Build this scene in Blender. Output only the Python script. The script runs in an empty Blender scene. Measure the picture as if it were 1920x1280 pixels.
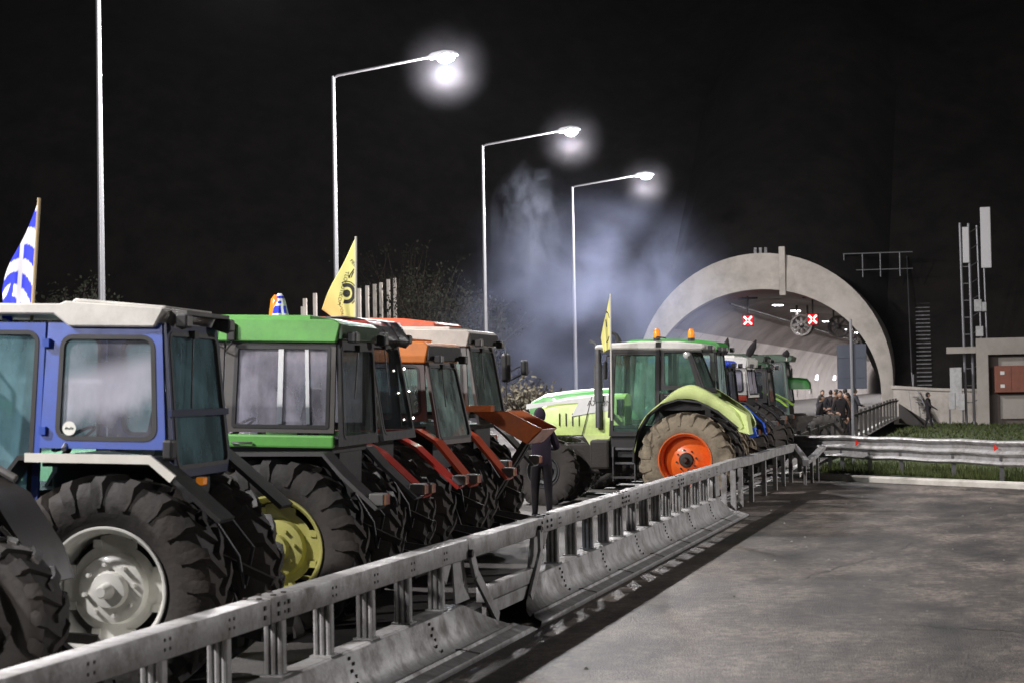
import bpy, bmesh, math, random
from mathutils import Vector, Matrix
R = math.radians
random.seed(7)
sc = bpy.context.scene
C = sc.collection
# ---------------------------------------------------------------- camera
# World frame: +Y runs along the motorway towards the tunnel, +X to the right of it, camera above the origin.
CAM_Z = 2.25
cam_d = bpy.data.cameras.new('camera'); cam = bpy.data.objects.new('camera', cam_d); C.objects.link(cam)
cam_d.sensor_width = 36; cam_d.lens = 3500/1920*36; cam_d.clip_end = 2000; cam_d.clip_start = .2
cam.matrix_world = Matrix.Translation((0, 0, CAM_Z)) @ Matrix.Rotation(R(14.48), 4, 'Z') @ Matrix.Rotation(R(91.52), 4, 'X') @ Matrix.Rotation(R(-1.03), 4, 'Z')
cam_d.dof.use_dof = True; cam_d.dof.focus_distance = 30; cam_d.dof.aperture_fstop = 4.0
sc.camera = cam
# ---------------------------------------------------------------- world, exposure
w = bpy.data.worlds.new('World'); sc.world = w; w.use_nodes = True
bg = w.node_tree.nodes['Background']; bg.inputs[0].default_value = (.35, .4, 1, 1); bg.inputs[1].default_value = .0015
sc.view_settings.view_transform = 'Standard'; sc.view_settings.look = 'None'
sc.view_settings.exposure = 0; sc.view_settings.gamma = 1
sc.cycles.use_denoising = True
sc.cycles.max_bounces = 7; sc.cycles.transparent_max_bounces = 24; sc.cycles.volume_bounces = 0
sc.cycles.sample_clamp_indirect = 4; sc.cycles.caustics_reflective = False; sc.cycles.caustics_refractive = False
sc.cycles.volume_max_steps = 128
sc.cycles.volume_step_rate = 1.5
LAMP_W = 14000
# ---------------------------------------------------------------- materials
MT = {}
def mat(name, col, rough=.5, metal=0, var=.12, scale=6, dirt=0, dirtcol=(.06, .045, .03), bump=0, emis=None, estr=0, coat=0, detail=6):
    if name in MT: return MT[name]
    m = bpy.data.materials.new(name); m.use_nodes = True; n = m.node_tree.nodes; l = m.node_tree.links
    b = n['Principled BSDF']; b.inputs['Roughness'].default_value = rough; b.inputs['Metallic'].default_value = metal
    b.inputs['Coat Weight'].default_value = coat
    if rough >= .8: b.inputs['Specular IOR Level'].default_value = .15
    if emis:
        b.inputs['Emission Color'].default_value = (*emis, 1); b.inputs['Emission Strength'].default_value = estr
    tc = n.new('ShaderNodeTexCoord')
    no = n.new('ShaderNodeTexNoise'); no.inputs['Scale'].default_value = scale; no.inputs['Detail'].default_value = detail
    l.new(tc.outputs['Object'], no.inputs['Vector'])
    mx = n.new('ShaderNodeMix'); mx.data_type = 'RGBA'
    mx.inputs[6].default_value = (*[c*(1-var) for c in col], 1); mx.inputs[7].default_value = (*[min(1, c*(1+var)) for c in col], 1)
    l.new(no.outputs['Fac'], mx.inputs[0]); out = mx.outputs[2]
    if dirt:
        n2 = n.new('ShaderNodeTexNoise'); n2.inputs['Scale'].default_value = scale*.45; n2.inputs['Detail'].default_value = 8; n2.inputs['Roughness'].default_value = .7
        l.new(tc.outputs['Object'], n2.inputs['Vector'])
        rp = n.new('ShaderNodeValToRGB'); rp.color_ramp.elements[0].position = .44; rp.color_ramp.elements[1].position = .66
        rp.color_ramp.elements[0].color = (dirt*.12, dirt*.12, dirt*.12, 1); rp.color_ramp.elements[1].color = (dirt, dirt, dirt, 1)
        l.new(n2.outputs['Fac'], rp.inputs[0])
        m2 = n.new('ShaderNodeMix'); m2.data_type = 'RGBA'; m2.inputs[7].default_value = (*dirtcol, 1)
        l.new(rp.outputs[0], m2.inputs[0]); l.new(out, m2.inputs[6]); out = m2.outputs[2]
        mr = n.new('ShaderNodeMapRange'); mr.inputs[3].default_value = rough; mr.inputs[4].default_value = min(1, rough+.35)
        l.new(rp.outputs[0], mr.inputs[0]); l.new(mr.outputs[0], b.inputs['Roughness'])
    l.new(out, b.inputs['Base Color'])
    if bump:
        bp = n.new('ShaderNodeBump'); bp.inputs['Strength'].default_value = bump; bp.inputs['Distance'].default_value = .02
        n3 = n.new('ShaderNodeTexNoise'); n3.inputs['Scale'].default_value = scale*5; n3.inputs['Detail'].default_value = 5
        l.new(tc.outputs['Object'], n3.inputs['Vector']); l.new(n3.outputs['Fac'], bp.inputs['Height']); l.new(bp.outputs[0], b.inputs['Normal'])
    MT[name] = m; return m

def glass(name, tint, dust, dustcol=(.45, .5, .52), scale=2.2, lo=.35, hi=.75, band=None):
    m = bpy.data.materials.new(name); m.use_nodes = True; n = m.node_tree.nodes; l = m.node_tree.links
    out = n['Material Output']; n.remove(n['Principled BSDF'])
    tr = n.new('ShaderNodeBsdfTransparent'); tr.inputs[0].default_value = (*tint, 1)
    gl = n.new('ShaderNodeBsdfGlossy'); gl.inputs['Roughness'].default_value = .06
    fr = n.new('ShaderNodeFresnel'); fr.inputs[0].default_value = 1.5
    a = n.new('ShaderNodeMixShader'); l.new(fr.outputs[0], a.inputs[0]); l.new(tr.outputs[0], a.inputs[1]); l.new(gl.outputs[0], a.inputs[2])
    df = n.new('ShaderNodeBsdfDiffuse'); df.inputs[0].default_value = (*dustcol, 1)
    tl = n.new('ShaderNodeBsdfTranslucent'); tl.inputs[0].default_value = (*dustcol, 1)
    dd = n.new('ShaderNodeMixShader'); dd.inputs[0].default_value = .45; l.new(df.outputs[0], dd.inputs[1]); l.new(tl.outputs[0], dd.inputs[2])
    tc = n.new('ShaderNodeTexCoord'); mp = n.new('ShaderNodeMapping'); mp.inputs['Scale'].default_value = (1, 1, .5)
    no = n.new('ShaderNodeTexNoise'); no.inputs['Scale'].default_value = scale; no.inputs['Detail'].default_value = 7; no.inputs['Roughness'].default_value = .62
    l.new(tc.outputs['Object'], mp.inputs[0]); l.new(mp.outputs[0], no.inputs['Vector'])
    mr = n.new('ShaderNodeMapRange'); mr.inputs[1].default_value = lo; mr.inputs[2].default_value = hi
    mr.inputs[3].default_value = dust*.35; mr.inputs[4].default_value = dust*1.6
    l.new(no.outputs['Fac'], mr.inputs[0])
    fac = mr.outputs[0]
    if band:      # a reflection put into the dust colour as a broad band crossing the pane: (height at x=0, slope, half width, strength)
        sx = n.new('ShaderNodeSeparateXYZ'); l.new(tc.outputs['Object'], sx.inputs[0])
        def mth(op, p, q):
            k_ = n.new('ShaderNodeMath'); k_.operation = op
            for ii, vv in enumerate((p, q)):
                if vv is None: continue
                if isinstance(vv, (int, float)): k_.inputs[ii].default_value = vv
                else: l.new(vv, k_.inputs[ii])
            return k_.outputs[0]
        zz = mth('SUBTRACT', sx.outputs[2], mth('MULTIPLY', sx.outputs[0], band[1])); zz = mth('ADD', zz, mth('MULTIPLY', no.outputs['Fac'], .16))
        dz = mth('ABSOLUTE', mth('SUBTRACT', zz, band[0]+.08), None)
        m3 = n.new('ShaderNodeMapRange'); m3.interpolation_type = 'SMOOTHSTEP'; m3.inputs[1].default_value = band[2]; m3.inputs[2].default_value = band[2]*.25; m3.inputs[3].default_value = 0; m3.inputs[4].default_value = band[3]
        l.new(dz, m3.inputs[0]); fac = mth('ADD', fac, m3.outputs[0])
    b = n.new('ShaderNodeMixShader'); l.new(fac, b.inputs[0]); l.new(a.outputs[0], b.inputs[1]); l.new(dd.outputs[0], b.inputs[2])
    l.new(b.outputs[0], out.inputs[0]); MT[name] = m; return m
def emit(name, col, s):
    m = bpy.data.materials.new(name); m.use_nodes = True; n = m.node_tree.nodes; n.remove(n['Principled BSDF'])
    e = n.new('ShaderNodeEmission'); e.inputs[0].default_value = (*col, 1); e.inputs[1].default_value = s
    m.node_tree.links.new(e.outputs[0], n['Material Output'].inputs[0]); MT[name] = m; return m
black = mat('black_plastic', (.012, .012, .013), .5, dirt=.5, dirtcol=(.03, .025, .02))
rubber = mat('rubber', (.017, .0155, .0145), .7, dirt=.75, dirtcol=(.065, .053, .044), bump=.3, scale=4)
muddy = mat('muddy_rubber', (.30, .25, .18), .92, var=.4, dirt=.7, dirtcol=(.06, .05, .04), bump=.5, scale=5)
steel = mat('galvanised_steel', (.36, .355, .355), .5, .45, var=.35, scale=7, dirt=.85, dirtcol=(.16, .145, .13), bump=.15, detail=9)
steel_d = mat('dull_steel', (.12, .12, .125), .5, .6, var=.3, dirt=.4)
pole_m = mat('pole_steel', (.20, .20, .21), .45, .4, var=.12, scale=3)
iron = mat('dark_iron', (.03, .028, .027), .55, .4, dirt=.7, dirtcol=(.055, .045, .035), bump=.3)
concrete = mat('concrete', (.54, .50, .45), .85, var=.15, scale=1.6, dirt=.8, dirtcol=(.33, .30, .27), bump=.3)
chrome = mat('worn_metal', (.4, .4, .4), .3, .9)
amber = mat('amber_lens', (.8, .25, .02), .15, var=.1, coat=1, emis=(1, .3, .02), estr=.25)
red_lens = mat('red_lens', (.5, .02, .01), .15, coat=1, emis=(1, .04, .01), estr=.12)
lampglass = mat('lamp_glass', (.5, .5, .48), .12, coat=1)
cloth_dk = mat('dark_cloth', (.014, .013, .017), .9, dirt=.3)
denim = mat('dark_denim', (.015, .018, .03), .9)
skin_m = mat('skin', (.32, .19, .13), .6)
seat_m = mat('seat_vinyl', (.02, .02, .024), .6)
gA = glass('dusty_blue_glass', (.45, .62, .64), .42, (.34, .56, .62))
gS = glass('dusty_glint_door_glass', (.66, .78, .80), .26, (.72, .70, .80), 3.0, band=(2.33, .22, .26, .55))
gB = glass('smeared_glass', (.74, .76, .80), .46, (.66, .63, .74), 3.2)
gC = glass('green_cab_glass', (.66, .84, .76), .16, (.38, .58, .50), 3)
gD = glass('dark_glass', (.45, .50, .55), .05)
gF = glass('fogged_glass', (.60, .78, .74), .55, (.52, .66, .62), 4)

# ---------------------------------------------------------------- mesh helpers
class MB:
    def __init__(s): s.v = []; s.f = []; s.mi = []
    def add(s, vs, fs, mi=0):
        o = len(s.v); s.v += [tuple(v) for v in vs]; s.f += [tuple(i+o for i in f) for f in fs]; s.mi += [mi]*len(fs); return s
    def box(s, a, b, mi=0, bev=0):
        x0, y0, z0 = a; x1, y1, z1 = b
        if bev <= 0:
            return s.add([(x0,y0,z0),(x1,y0,z0),(x1,y1,z0),(x0,y1,z0),(x0,y0,z1),(x1,y0,z1),(x1,y1,z1),(x0,y1,z1)],
                  [(0,3,2,1),(4,5,6,7),(0,1,5,4),(1,2,6,5),(2,3,7,6),(3,0,4,7)], mi)
        bm = bmesh.new(); bmesh.ops.create_cube(bm, size=1)
        for v in bm.verts: v.co = Vector(((x0+x1)/2+v.co.x*(x1-x0), (y0+y1)/2+v.co.y*(y1-y0), (z0+z1)/2+v.co.z*(z1-z0)))
        bmesh.ops.bevel(bm, geom=bm.edges[:], offset=bev, segments=2, affect='EDGES', profile=.5)
        return s.bm(bm, mi)
    def bm(s, bm, mi=0, M=None):
        bm.verts.index_update()
        s.add([(M @ v.co) if M else v.co[:] for v in bm.verts], [[v.index for v in f.verts] for f in bm.faces], mi); bm.free(); return s
    def bar(s, p, q, wa, wb=None, up=(0, 0, 1), mi=0):
        p = Vector(p); q = Vector(q); d = (q-p).normalized(); u = Vector(up)
        if abs(d.dot(u)) > .98: u = Vector((1, 0, 0))
        a = d.cross(u).normalized(); b = a.cross(d).normalized(); wb = wb or wa
        a *= wa/2; b *= wb/2
        return s.add([p-a-b, p+a-b, p+a+b, p-a+b, q-a-b, q+a-b, q+a+b, q-a+b], [(0,3,2,1),(4,5,6,7),(0,1,5,4),(1,2,6,5),(2,3,7,6),(3,0,4,7)], mi)
    def tube(s, pts, r, n=8, mi=0, cap=True):
        pts = [Vector(p) for p in pts]; rs = r if isinstance(r, (list, tuple)) else [r]*len(pts); vs = []; fs = []
        pa = None
        for i, p in enumerate(pts):
            d = (pts[min(i+1, len(pts)-1)]-pts[max(i-1, 0)]).normalized()
            if pa is None: pa = d.orthogonal().normalized()
            a = (pa-d*pa.dot(d)).normalized(); pa = a; b = d.cross(a)
            for k in range(n):
                t = 2*math.pi*k/n; vs.append(p+(a*math.cos(t)+b*math.sin(t))*rs[i])
        for i in range(len(pts)-1):
            for k in range(n): fs.append((i*n+k, i*n+(k+1)%n, (i+1)*n+(k+1)%n, (i+1)*n+k))
        if cap: fs.append(tuple(range(n))[::-1]); fs.append(tuple((len(pts)-1)*n+k for k in range(n)))
        return s.add(vs, fs, mi)
    def lathe_y(s, prof, cx=0, cy=0, cz=0, n=32, mi=0, mod=None):   # prof: (r, y)
        vs = []; fs = []; m = len(prof)
        for k in range(n):
            t = 2*math.pi*k/n
            for j, (r, y) in enumerate(prof):
                rr = r if not mod else mod(r, t, j)
                vs.append((cx+rr*math.cos(t), cy+y, cz+rr*math.sin(t)))
        for k in range(n):
            for j in range(m-1): fs.append((k*m+j, k*m+j+1, ((k+1)%n)*m+j+1, ((k+1)%n)*m+j))
        return s.add(vs, fs, mi)
    def prism(s, poly, y0, y1, mi=0, axis='y'):       # poly of (x, z) extruded along y  (axis x: poly of (y, z))
        n = len(poly)
        if axis == 'y': vs = [(x, y0, z) for x, z in poly]+[(x, y1, z) for x, z in poly]
        else: vs = [(y0, a, z) for a, z in poly]+[(y1, a, z) for a, z in poly]
        fs = [tuple(range(n)), tuple(range(2*n-1, n-1, -1))]+[(i, i+n, (i+1)%n+n, (i+1)%n) for i in range(n)]
        return s.add(vs, fs, mi)
    def strip(s, prof, y0, y1, th=.03, mi=0):      # open (x,z) polyline swept in y, with thickness
        up = []
        for i, (x, z) in enumerate(prof):
            a = prof[max(i-1, 0)]; b = prof[min(i+1, len(prof)-1)]; dx, dz = b[0]-a[0], b[1]-a[1]; L = math.hypot(dx, dz) or 1
            up.append((x-dz/L*th, z+dx/L*th))
        lo = prof; n = len(lo); vs = []
        for (x, z), (X, Z) in zip(lo, up): vs += [(x, y0, z), (x, y1, z), (X, y1, Z), (X, y0, Z)]
        fs = []
        for i in range(n-1):
            for k in range(4): fs.append((i*4+k, i*4+(k+1) % 4, (i+1)*4+(k+1) % 4, (i+1)*4+k))
        fs += [(0, 3, 2, 1), tuple((n-1)*4+k for k in range(4))]
        return s.add(vs, fs, mi)
    def sphere(s, c, r, mi=0, seg=14, sq=(1, 1, 1)):
        bm = bmesh.new(); bmesh.ops.create_uvsphere(bm, u_segments=seg, v_segments=max(6, seg//2+2), radius=r)
        for v in bm.verts: v.co = Vector((c[0]+v.co.x*sq[0], c[1]+v.co.y*sq[1], c[2]+v.co.z*sq[2]))
        return s.bm(bm, mi)
    def build(s, name, m, parent=None, smooth=False, bev=0, loc=None):
        me = bpy.data.meshes.new(name); me.from_pydata(s.v, [], s.f)
        ms = m if isinstance(m, (list, tuple)) else [m]
        for k in ms: me.materials.append(k)
        if len(ms) > 1:
            for p, i in zip(me.polygons, s.mi): p.material_index = i
        bm = bmesh.new(); bm.from_mesh(me)
        bmesh.ops.recalc_face_normals(bm, faces=bm.faces[:])
        if bev: bmesh.ops.bevel(bm, geom=[e for e in bm.edges if len(e.link_faces) == 2 and e.calc_face_angle(0) > .6], offset=bev, segments=1, affect='EDGES')
        bm.to_mesh(me); bm.free()
        if smooth:
            me.shade_smooth(); me.set_sharp_from_angle(angle=R(38))
        o = bpy.data.objects.new(name, me); C.objects.link(o)
        if parent: o.parent = parent
        if loc: o.location = loc
        return o
def tag(o, label=None, cat=None, group=None, kind=None):
    if label: o['label'] = label
    if cat: o['category'] = cat
    if group: o['group'] = group
    if kind: o['kind'] = kind
    return o
def empty(name, loc, rz=0):
    o = bpy.data.objects.new(name, None); C.objects.link(o); o.location = loc; o.rotation_euler = (0, 0, rz); o.empty_display_size = .3; return o
def copy_tree(o, parent=None):
    c = o.copy(); C.objects.link(c); c.parent = parent
    for ch in list(o.children): copy_tree(ch, c)
    return c
def lerp(a, b, t): return a+(b-a)*t
def light(name, typ, loc, energy, col=(1, 1, 1), parent=None, **k):
    d = bpy.data.lights.new(name, typ); d.energy = energy; d.color = col
    for a, b in k.items(): setattr(d, a, b)
    o = bpy.data.objects.new(name, d); C.objects.link(o); o.location = loc
    if parent: o.parent = parent
    return o
def road_z(x, y):        # the left carriageway climbs away from the barrier and towards the tunnel
    z = .03*max(0, -6.2-x) if x < -4.4 else 0
    if x < -4.9: z += .45*min(1, max(0, (y-48)/45))
    return z
# ---------------------------------------------------------------- ground
def ramp_mat(name, c0, c1, scale, rough, bump, stretch=(1, 1, 1), c2=None, detail=9, p0=.35, p1=.65):
    m = bpy.data.materials.new(name); m.use_nodes = True; n = m.node_tree.nodes; l = m.node_tree.links; b = n['Principled BSDF']
    tc = n.new('ShaderNodeTexCoord'); mp = n.new('ShaderNodeMapping'); mp.inputs['Scale'].default_value = stretch
    no = n.new('ShaderNodeTexNoise'); no.inputs['Scale'].default_value = scale; no.inputs['Detail'].default_value = detail; no.inputs['Roughness'].default_value = .65
    l.new(tc.outputs['Object'], mp.inputs[0]); l.new(mp.outputs[0], no.inputs['Vector'])
    rp = n.new('ShaderNodeValToRGB'); rp.color_ramp.elements[0].position = p0; rp.color_ramp.elements[1].position = p1
    rp.color_ramp.elements[0].color = (*c0, 1); rp.color_ramp.elements[1].color = (*c1, 1)
    l.new(no.outputs['Fac'], rp.inputs[0])
    fine = n.new('ShaderNodeTexNoise'); fine.inputs['Scale'].default_value = 45; fine.inputs['Detail'].default_value = 4
    l.new(tc.outputs['Object'], fine.inputs['Vector'])
    mr = n.new('ShaderNodeMapRange'); mr.inputs[1].default_value = .3; mr.inputs[2].default_value = .7; mr.inputs[3].default_value = .6; mr.inputs[4].default_value = 1.4
    l.new(fine.outputs['Fac'], mr.inputs[0])
    mx = n.new('ShaderNodeMix'); mx.data_type = 'RGBA'; mx.blend_type = 'MULTIPLY'; mx.inputs[0].default_value = 1
    l.new(rp.outputs[0], mx.inputs[6]); l.new(mr.outputs[0], mx.inputs[7])
    l.new(mx.outputs[2], b.inputs['Base Color']); b.inputs['Roughness'].default_value = rough
    bp = n.new('ShaderNodeBump'); bp.inputs['Strength'].default_value = bump; bp.inputs['Distance'].default_value = .015
    l.new(fine.outputs['Fac'], bp.inputs['Height']); l.new(bp.outputs[0], b.inputs['Normal'])
    MT[name] = m; return m
def asphalt():
    m = ramp_mat('worn_asphalt', (.010, .0083, .0072), (.100, .081, .067), .30, .62, 1, (1.5, .55, 1), p0=.36, p1=.62)
    n = m.node_tree.nodes; l = m.node_tree.links; b = n['Principled BSDF']; src = b.inputs['Base Color'].links[0].from_socket
    tc = n.new('ShaderNodeTexCoord'); out = src
    for sc_, st, lo, hi, a, c in ((1.1, (1.3, .6, 1), .40, .60, .45, 1.35), (9, (1, .7, 1), .38, .62, .5, 1.5), (38, (1, 1, 1), .42, .60, .65, 1.4), (90, (1, 1, 1), .62, .70, 1, 3.0)):
        mp = n.new('ShaderNodeMapping'); mp.inputs['Scale'].default_value = st; l.new(tc.outputs['Object'], mp.inputs[0])
        no = n.new('ShaderNodeTexNoise'); no.inputs['Scale'].default_value = sc_; no.inputs['Detail'].default_value = 6; no.inputs['Roughness'].default_value = .7; l.new(mp.outputs[0], no.inputs['Vector'])
        mr = n.new('ShaderNodeMapRange'); mr.inputs[1].default_value = lo; mr.inputs[2].default_value = hi; mr.inputs[3].default_value = a; mr.inputs[4].default_value = c; l.new(no.outputs['Fac'], mr.inputs[0])
        mx = n.new('ShaderNodeMix'); mx.data_type = 'RGBA'; mx.blend_type = 'MULTIPLY'; mx.inputs[0].default_value = 1; l.new(out, mx.inputs[6]); l.new(mr.outputs[0], mx.inputs[7]); out = mx.outputs[2]
    l.new(out, b.inputs['Base Color']); b.inputs['Specular IOR Level'].default_value = .35; return m
asph = asphalt()
asph2 = ramp_mat('carriageway_asphalt', (.035, .032, .03), (.075, .068, .062), .8, .8, .6)
grass_g = ramp_mat('grass_ground', (.02, .03, .01), (.055, .075, .022), 1.2, .95, 1)
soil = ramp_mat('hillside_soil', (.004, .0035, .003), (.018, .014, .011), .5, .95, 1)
white_paint = mat('road_paint', (.62, .62, .6), .7, var=.1, dirt=.6, dirtcol=(.3, .3, .29))
def grid(x0, x1, y0, y1, nx, ny, fz):
    mb = MB(); vs = [(lerp(x0, x1, i/nx), lerp(y0, y1, j/ny), 0) for j in range(ny+1) for i in range(nx+1)]
    vs = [(x, y, fz(x, y)) for x, y, _ in vs]
    mb.add(vs, [(j*(nx+1)+i, j*(nx+1)+i+1, (j+1)*(nx+1)+i+1, (j+1)*(nx+1)+i) for j in range(ny) for i in range(nx)])
    return mb
tag(grid(-600, 600, -300, 900, 60, 60, lambda x, y: -.35).build('ground', soil), kind='structure')
tag(MB().add([(-4.9, -25, 0), (30, -25, 0), (30, 11.2, 0), (.62, 41.0, 0), (-4.0, 45.2, 0), (-4.9, 46.6, 0)], [(0, 1, 2, 3, 4, 5)]).build('road', asph), kind='structure')
mb = MB(); xs = [-22, -16, -12, -9, -6.2, -4.9]; ys = [-25, 0, 20, 40, 48, 60, 75, 93, 108, 380]
vs = [(x, y, road_z(x-.001, y)+.002 if x > -21 else road_z(x, y)) for y in ys for x in xs]
mb.add(vs, [(j*6+i, j*6+i+1, (j+1)*6+i+1, (j+1)*6+i) for j in range(len(ys)-1) for i in range(5)])
tag(mb.build('motorway', asph2), kind='structure')
def hnoise(x, y):
    return .5*math.sin(x*.31+y*.17)+.35*math.sin(x*.13-y*.41+2)+.25*math.sin(x*.77+y*.63+1)
def gz(x, y):   # grassy wedge between the kerb and the tunnel
    return .10+.03*hnoise(x*2, y*2)-.09*min(1, max(0, (y-60)/40))
g = MB(); vs = []; 
for j in range(41):
    for i in range(31):
        v = j/40; u = i/30
        # front edge follows the kerb, back edge the retaining wall
        fx = lerp(-4.6, 30, u); fy = 46.9-(fx+4.6)*1.02
        fy = max(fy, 20); bx = lerp(-4.6, 60, u); by = 109
        x = lerp(fx, bx, v); y = lerp(fy, by, v**1.4); vs.append((x, y, gz(x, y)))
g.add(vs, [(j*31+i, j*31+i+1, (j+1)*31+i+1, (j+1)*31+i) for j in range(40) for i in range(30)])
tag(g.build('grass_verge', grass_g, smooth=True), kind='structure')
# hillside over and beside the tunnel
def hz(x, y):
    if y < 110 and x < -20.6: return -.5
    if abs(x+13) < 6.6: a = math.sqrt(max(0, 1-((x+13)/7.4)**2)); base = 2.6+7.4*a-1.5+(y-110)*.75
    else:
        d = max(0, y-109.6); base = (1.9 if x > -13 else .5)+d*.85
    d2 = max(0, -26-x)*.45 if y > 30 else 0
    z = max(base, 0)+ (d2 if x < -26 else 0)
    z = z+hnoise(x, y)*min(1.2, .15*max(0, y-112))
    return min(z, 46+hnoise(x*.3, y*.3)*3)
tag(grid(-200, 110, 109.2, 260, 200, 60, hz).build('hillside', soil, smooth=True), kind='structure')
def hz2(x, y):
    t = max(0, -23-x)*.42*min(1, .35+max(0, y-35)/70)
    return max(-.2, -.2+4.2*(1-math.exp(-t/4.2)))+hnoise(x, y)*.35
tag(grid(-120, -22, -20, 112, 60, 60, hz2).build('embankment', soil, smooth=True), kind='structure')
# painted markings on the motorway
mb = MB()
def paint(mb, x0, x1, y0, y1, n=6):
    for k in range(n):
        a = lerp(y0, y1, k/n); b = lerp(y0, y1, (k+1)/n)
        mb.add([(x0, a, road_z(x0, a)+.008), (x1, a, road_z(x1, a)+.008), (x1, b, road_z(x1, b)+.008), (x0, b, road_z(x0, b)+.008)], [(0, 1, 2, 3)])
paint(mb, -5.45, -5.25, -5, 107, 60)
for k in range(16): paint(mb, -9.3, -9.14, 6+k*6.4, 9+k*6.4, 3)
for k in range(4): paint(mb, -8.7, -6.5, 38.6+k*1.6, 39.3+k*1.6, 1)
tag(mb.build('lane_markings', white_paint), kind='structure')
mb = MB(); pts = [(1.9, 12), (1.3, 16.5), (.9, 21), (.85, 24), (.62, 28), (.2, 33), (-.1, 37)]
pts = [(x+3.4, y) for x, y in pts]
for (a, b), (c, d) in zip(pts, pts[1:]):
    mb.add([(a-.035, b, .004), (a+.035, b, .004), (c+.03, d, .004), (c-.03, d, .004)], [(0, 1, 2, 3)])
rq = random.Random(12)
for sx, sy, ex, ey in ((-2.2, 22, -.4, 31), (1.0, 16, 3.2, 19.5), (-.4, 31, .9, 36), (-3.0, 33, 1.6, 35.5), (-1.0, 18, .9, 17.2)):
    px_, py_ = sx, sy; n_ = 22
    for k in range(1, n_+1):
        qx = lerp(sx, ex, k/n_)+rq.gauss(0, .05); qy = lerp(sy, ey, k/n_)+rq.gauss(0, .05); w_ = rq.uniform(.006, .016)
        mb.add([(px_-w_, py_-w_, .004), (px_+w_, py_+w_, .004), (qx+w_, qy+w_, .004), (qx-w_, qy-w_, .004)], [(0, 1, 2, 3)]); px_, py_ = qx, qy
tag(mb.build('sealed_crack', mat('bitumen', (.02, .02, .02), .6)), kind='structure')
# ---------------------------------------------------------------- kerb
kp = [(-4.75, 46.7), (-4.35, 45.75), (-3.9, 45.1), (-2.4, 43.5), (.62, 40.7), (5, 36.2), (12, 29)]
mb = MB()
prof = [(0, 0), (0, .10), (.03, .13), (.34, .13), (.34, 0)]
vs = []
for i, (x, y) in enumerate(kp):
    a = kp[max(0, i-1)]; b = kp[min(len(kp)-1, i+1)]; dx, dy = b[0]-a[0], b[1]-a[1]; L = math.hypot(dx, dy)
    for o, z in prof: vs.append((x-dy/L*o, y+dx/L*o, z))
m = len(prof)
mb.add(vs, [(i*m+j, i*m+j+1, (i+1)*m+j+1, (i+1)*m+j) for i in range(len(kp)-1) for j in range(m-1)])
tag(mb.build('kerb', mat('kerb_concrete', (.5, .48, .43), .85, dirt=.6, dirtcol=(.25, .22, .19), scale=3)), kind='structure')
# ---------------------------------------------------------------- street lamps
lens_m = emit('lit_lamp_lens', (1, .98, 1), 260)
def lamp_post(x, y, label, W=LAMP_W, col=(1, .965, .965), H=12.0):
    z0 = road_z(x, y) if x < -5 else 0
    H = 11.97-z0
    r = empty('street_lamp', (x, y, z0)); tag(r, label, 'street lamp', 'street lamps along the left of the motorway')
    MB().tube([(0, 0, 0), (0, 0, H)], [.095, .055], 10).build('pole', pole_m, r, True)
    MB().box((-.2, -.2, -.2), (.2, .2, .05), bev=.02).build('base_plate', steel, r)
    MB().tube([(0, 0, H-.06), (.15, 0, H+.02), (3.2, 0, H+.42)], .042, 8).build('arm', pole_m, r, True)
    h = MB().prism([(3.05, H+.38), (3.2, H+.50), (3.6, H+.56), (3.92, H+.50), (3.96, H+.42), (3.1, H+.34)], -.15, .15).build('lamp_head', pole_m, r)
    MB().sphere((3.6, 0, H+.36), .22, sq=(1.2, .8, .75)).build('lens', lens_m, h, True)
    light('lamp_spill', 'POINT', (3.6, 0, H-.05), W*.5, col, r, shadow_soft_size=.25)
    s = light('lamp_light', 'SPOT', (3.6, 0, H+.06), W*.5, col, r, spot_size=R(168), spot_blend=.5, shadow_soft_size=.16)
    return r
lamp_post(-19.4, 53.8, 'street lamp with the brightest glaring head, above the yellow flag')
lamp_post(-19.4, 71.0, 'street lamp with smoke curling under its lit head, middle one of three')
lamp_post(-19.4, 87.2, 'farthest street lamp, its lit head nearest to the tunnel portal')
lamp_post(-19.4, 38.3, 'tall pole behind the blue tractor roof, its head beyond the top edge')
for y, lab in ((22, 'street lamp outside the left edge, level with the green roofed tractor'), (5.5, 'street lamp outside the left edge, level with the nearest barrier'), (-11, 'street lamp behind the camera on the left of the motorway')):
    lamp_post(-19.4, y, lab, LAMP_W*{22: .85, 5.5: 1.2, -11: 1.3}[y])
for y, lab, f in ((43, 'added street lamp far to the right of the empty road, out of the picture', 1.9), (-13, 'added street lamp far to the right and behind the camera', .5)):
    o = lamp_post(24 if y > 0 else 31, y, lab, LAMP_W*f); o.rotation_euler.z = math.pi  # both added out of view to light the right-hand faces of the barrier
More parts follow.
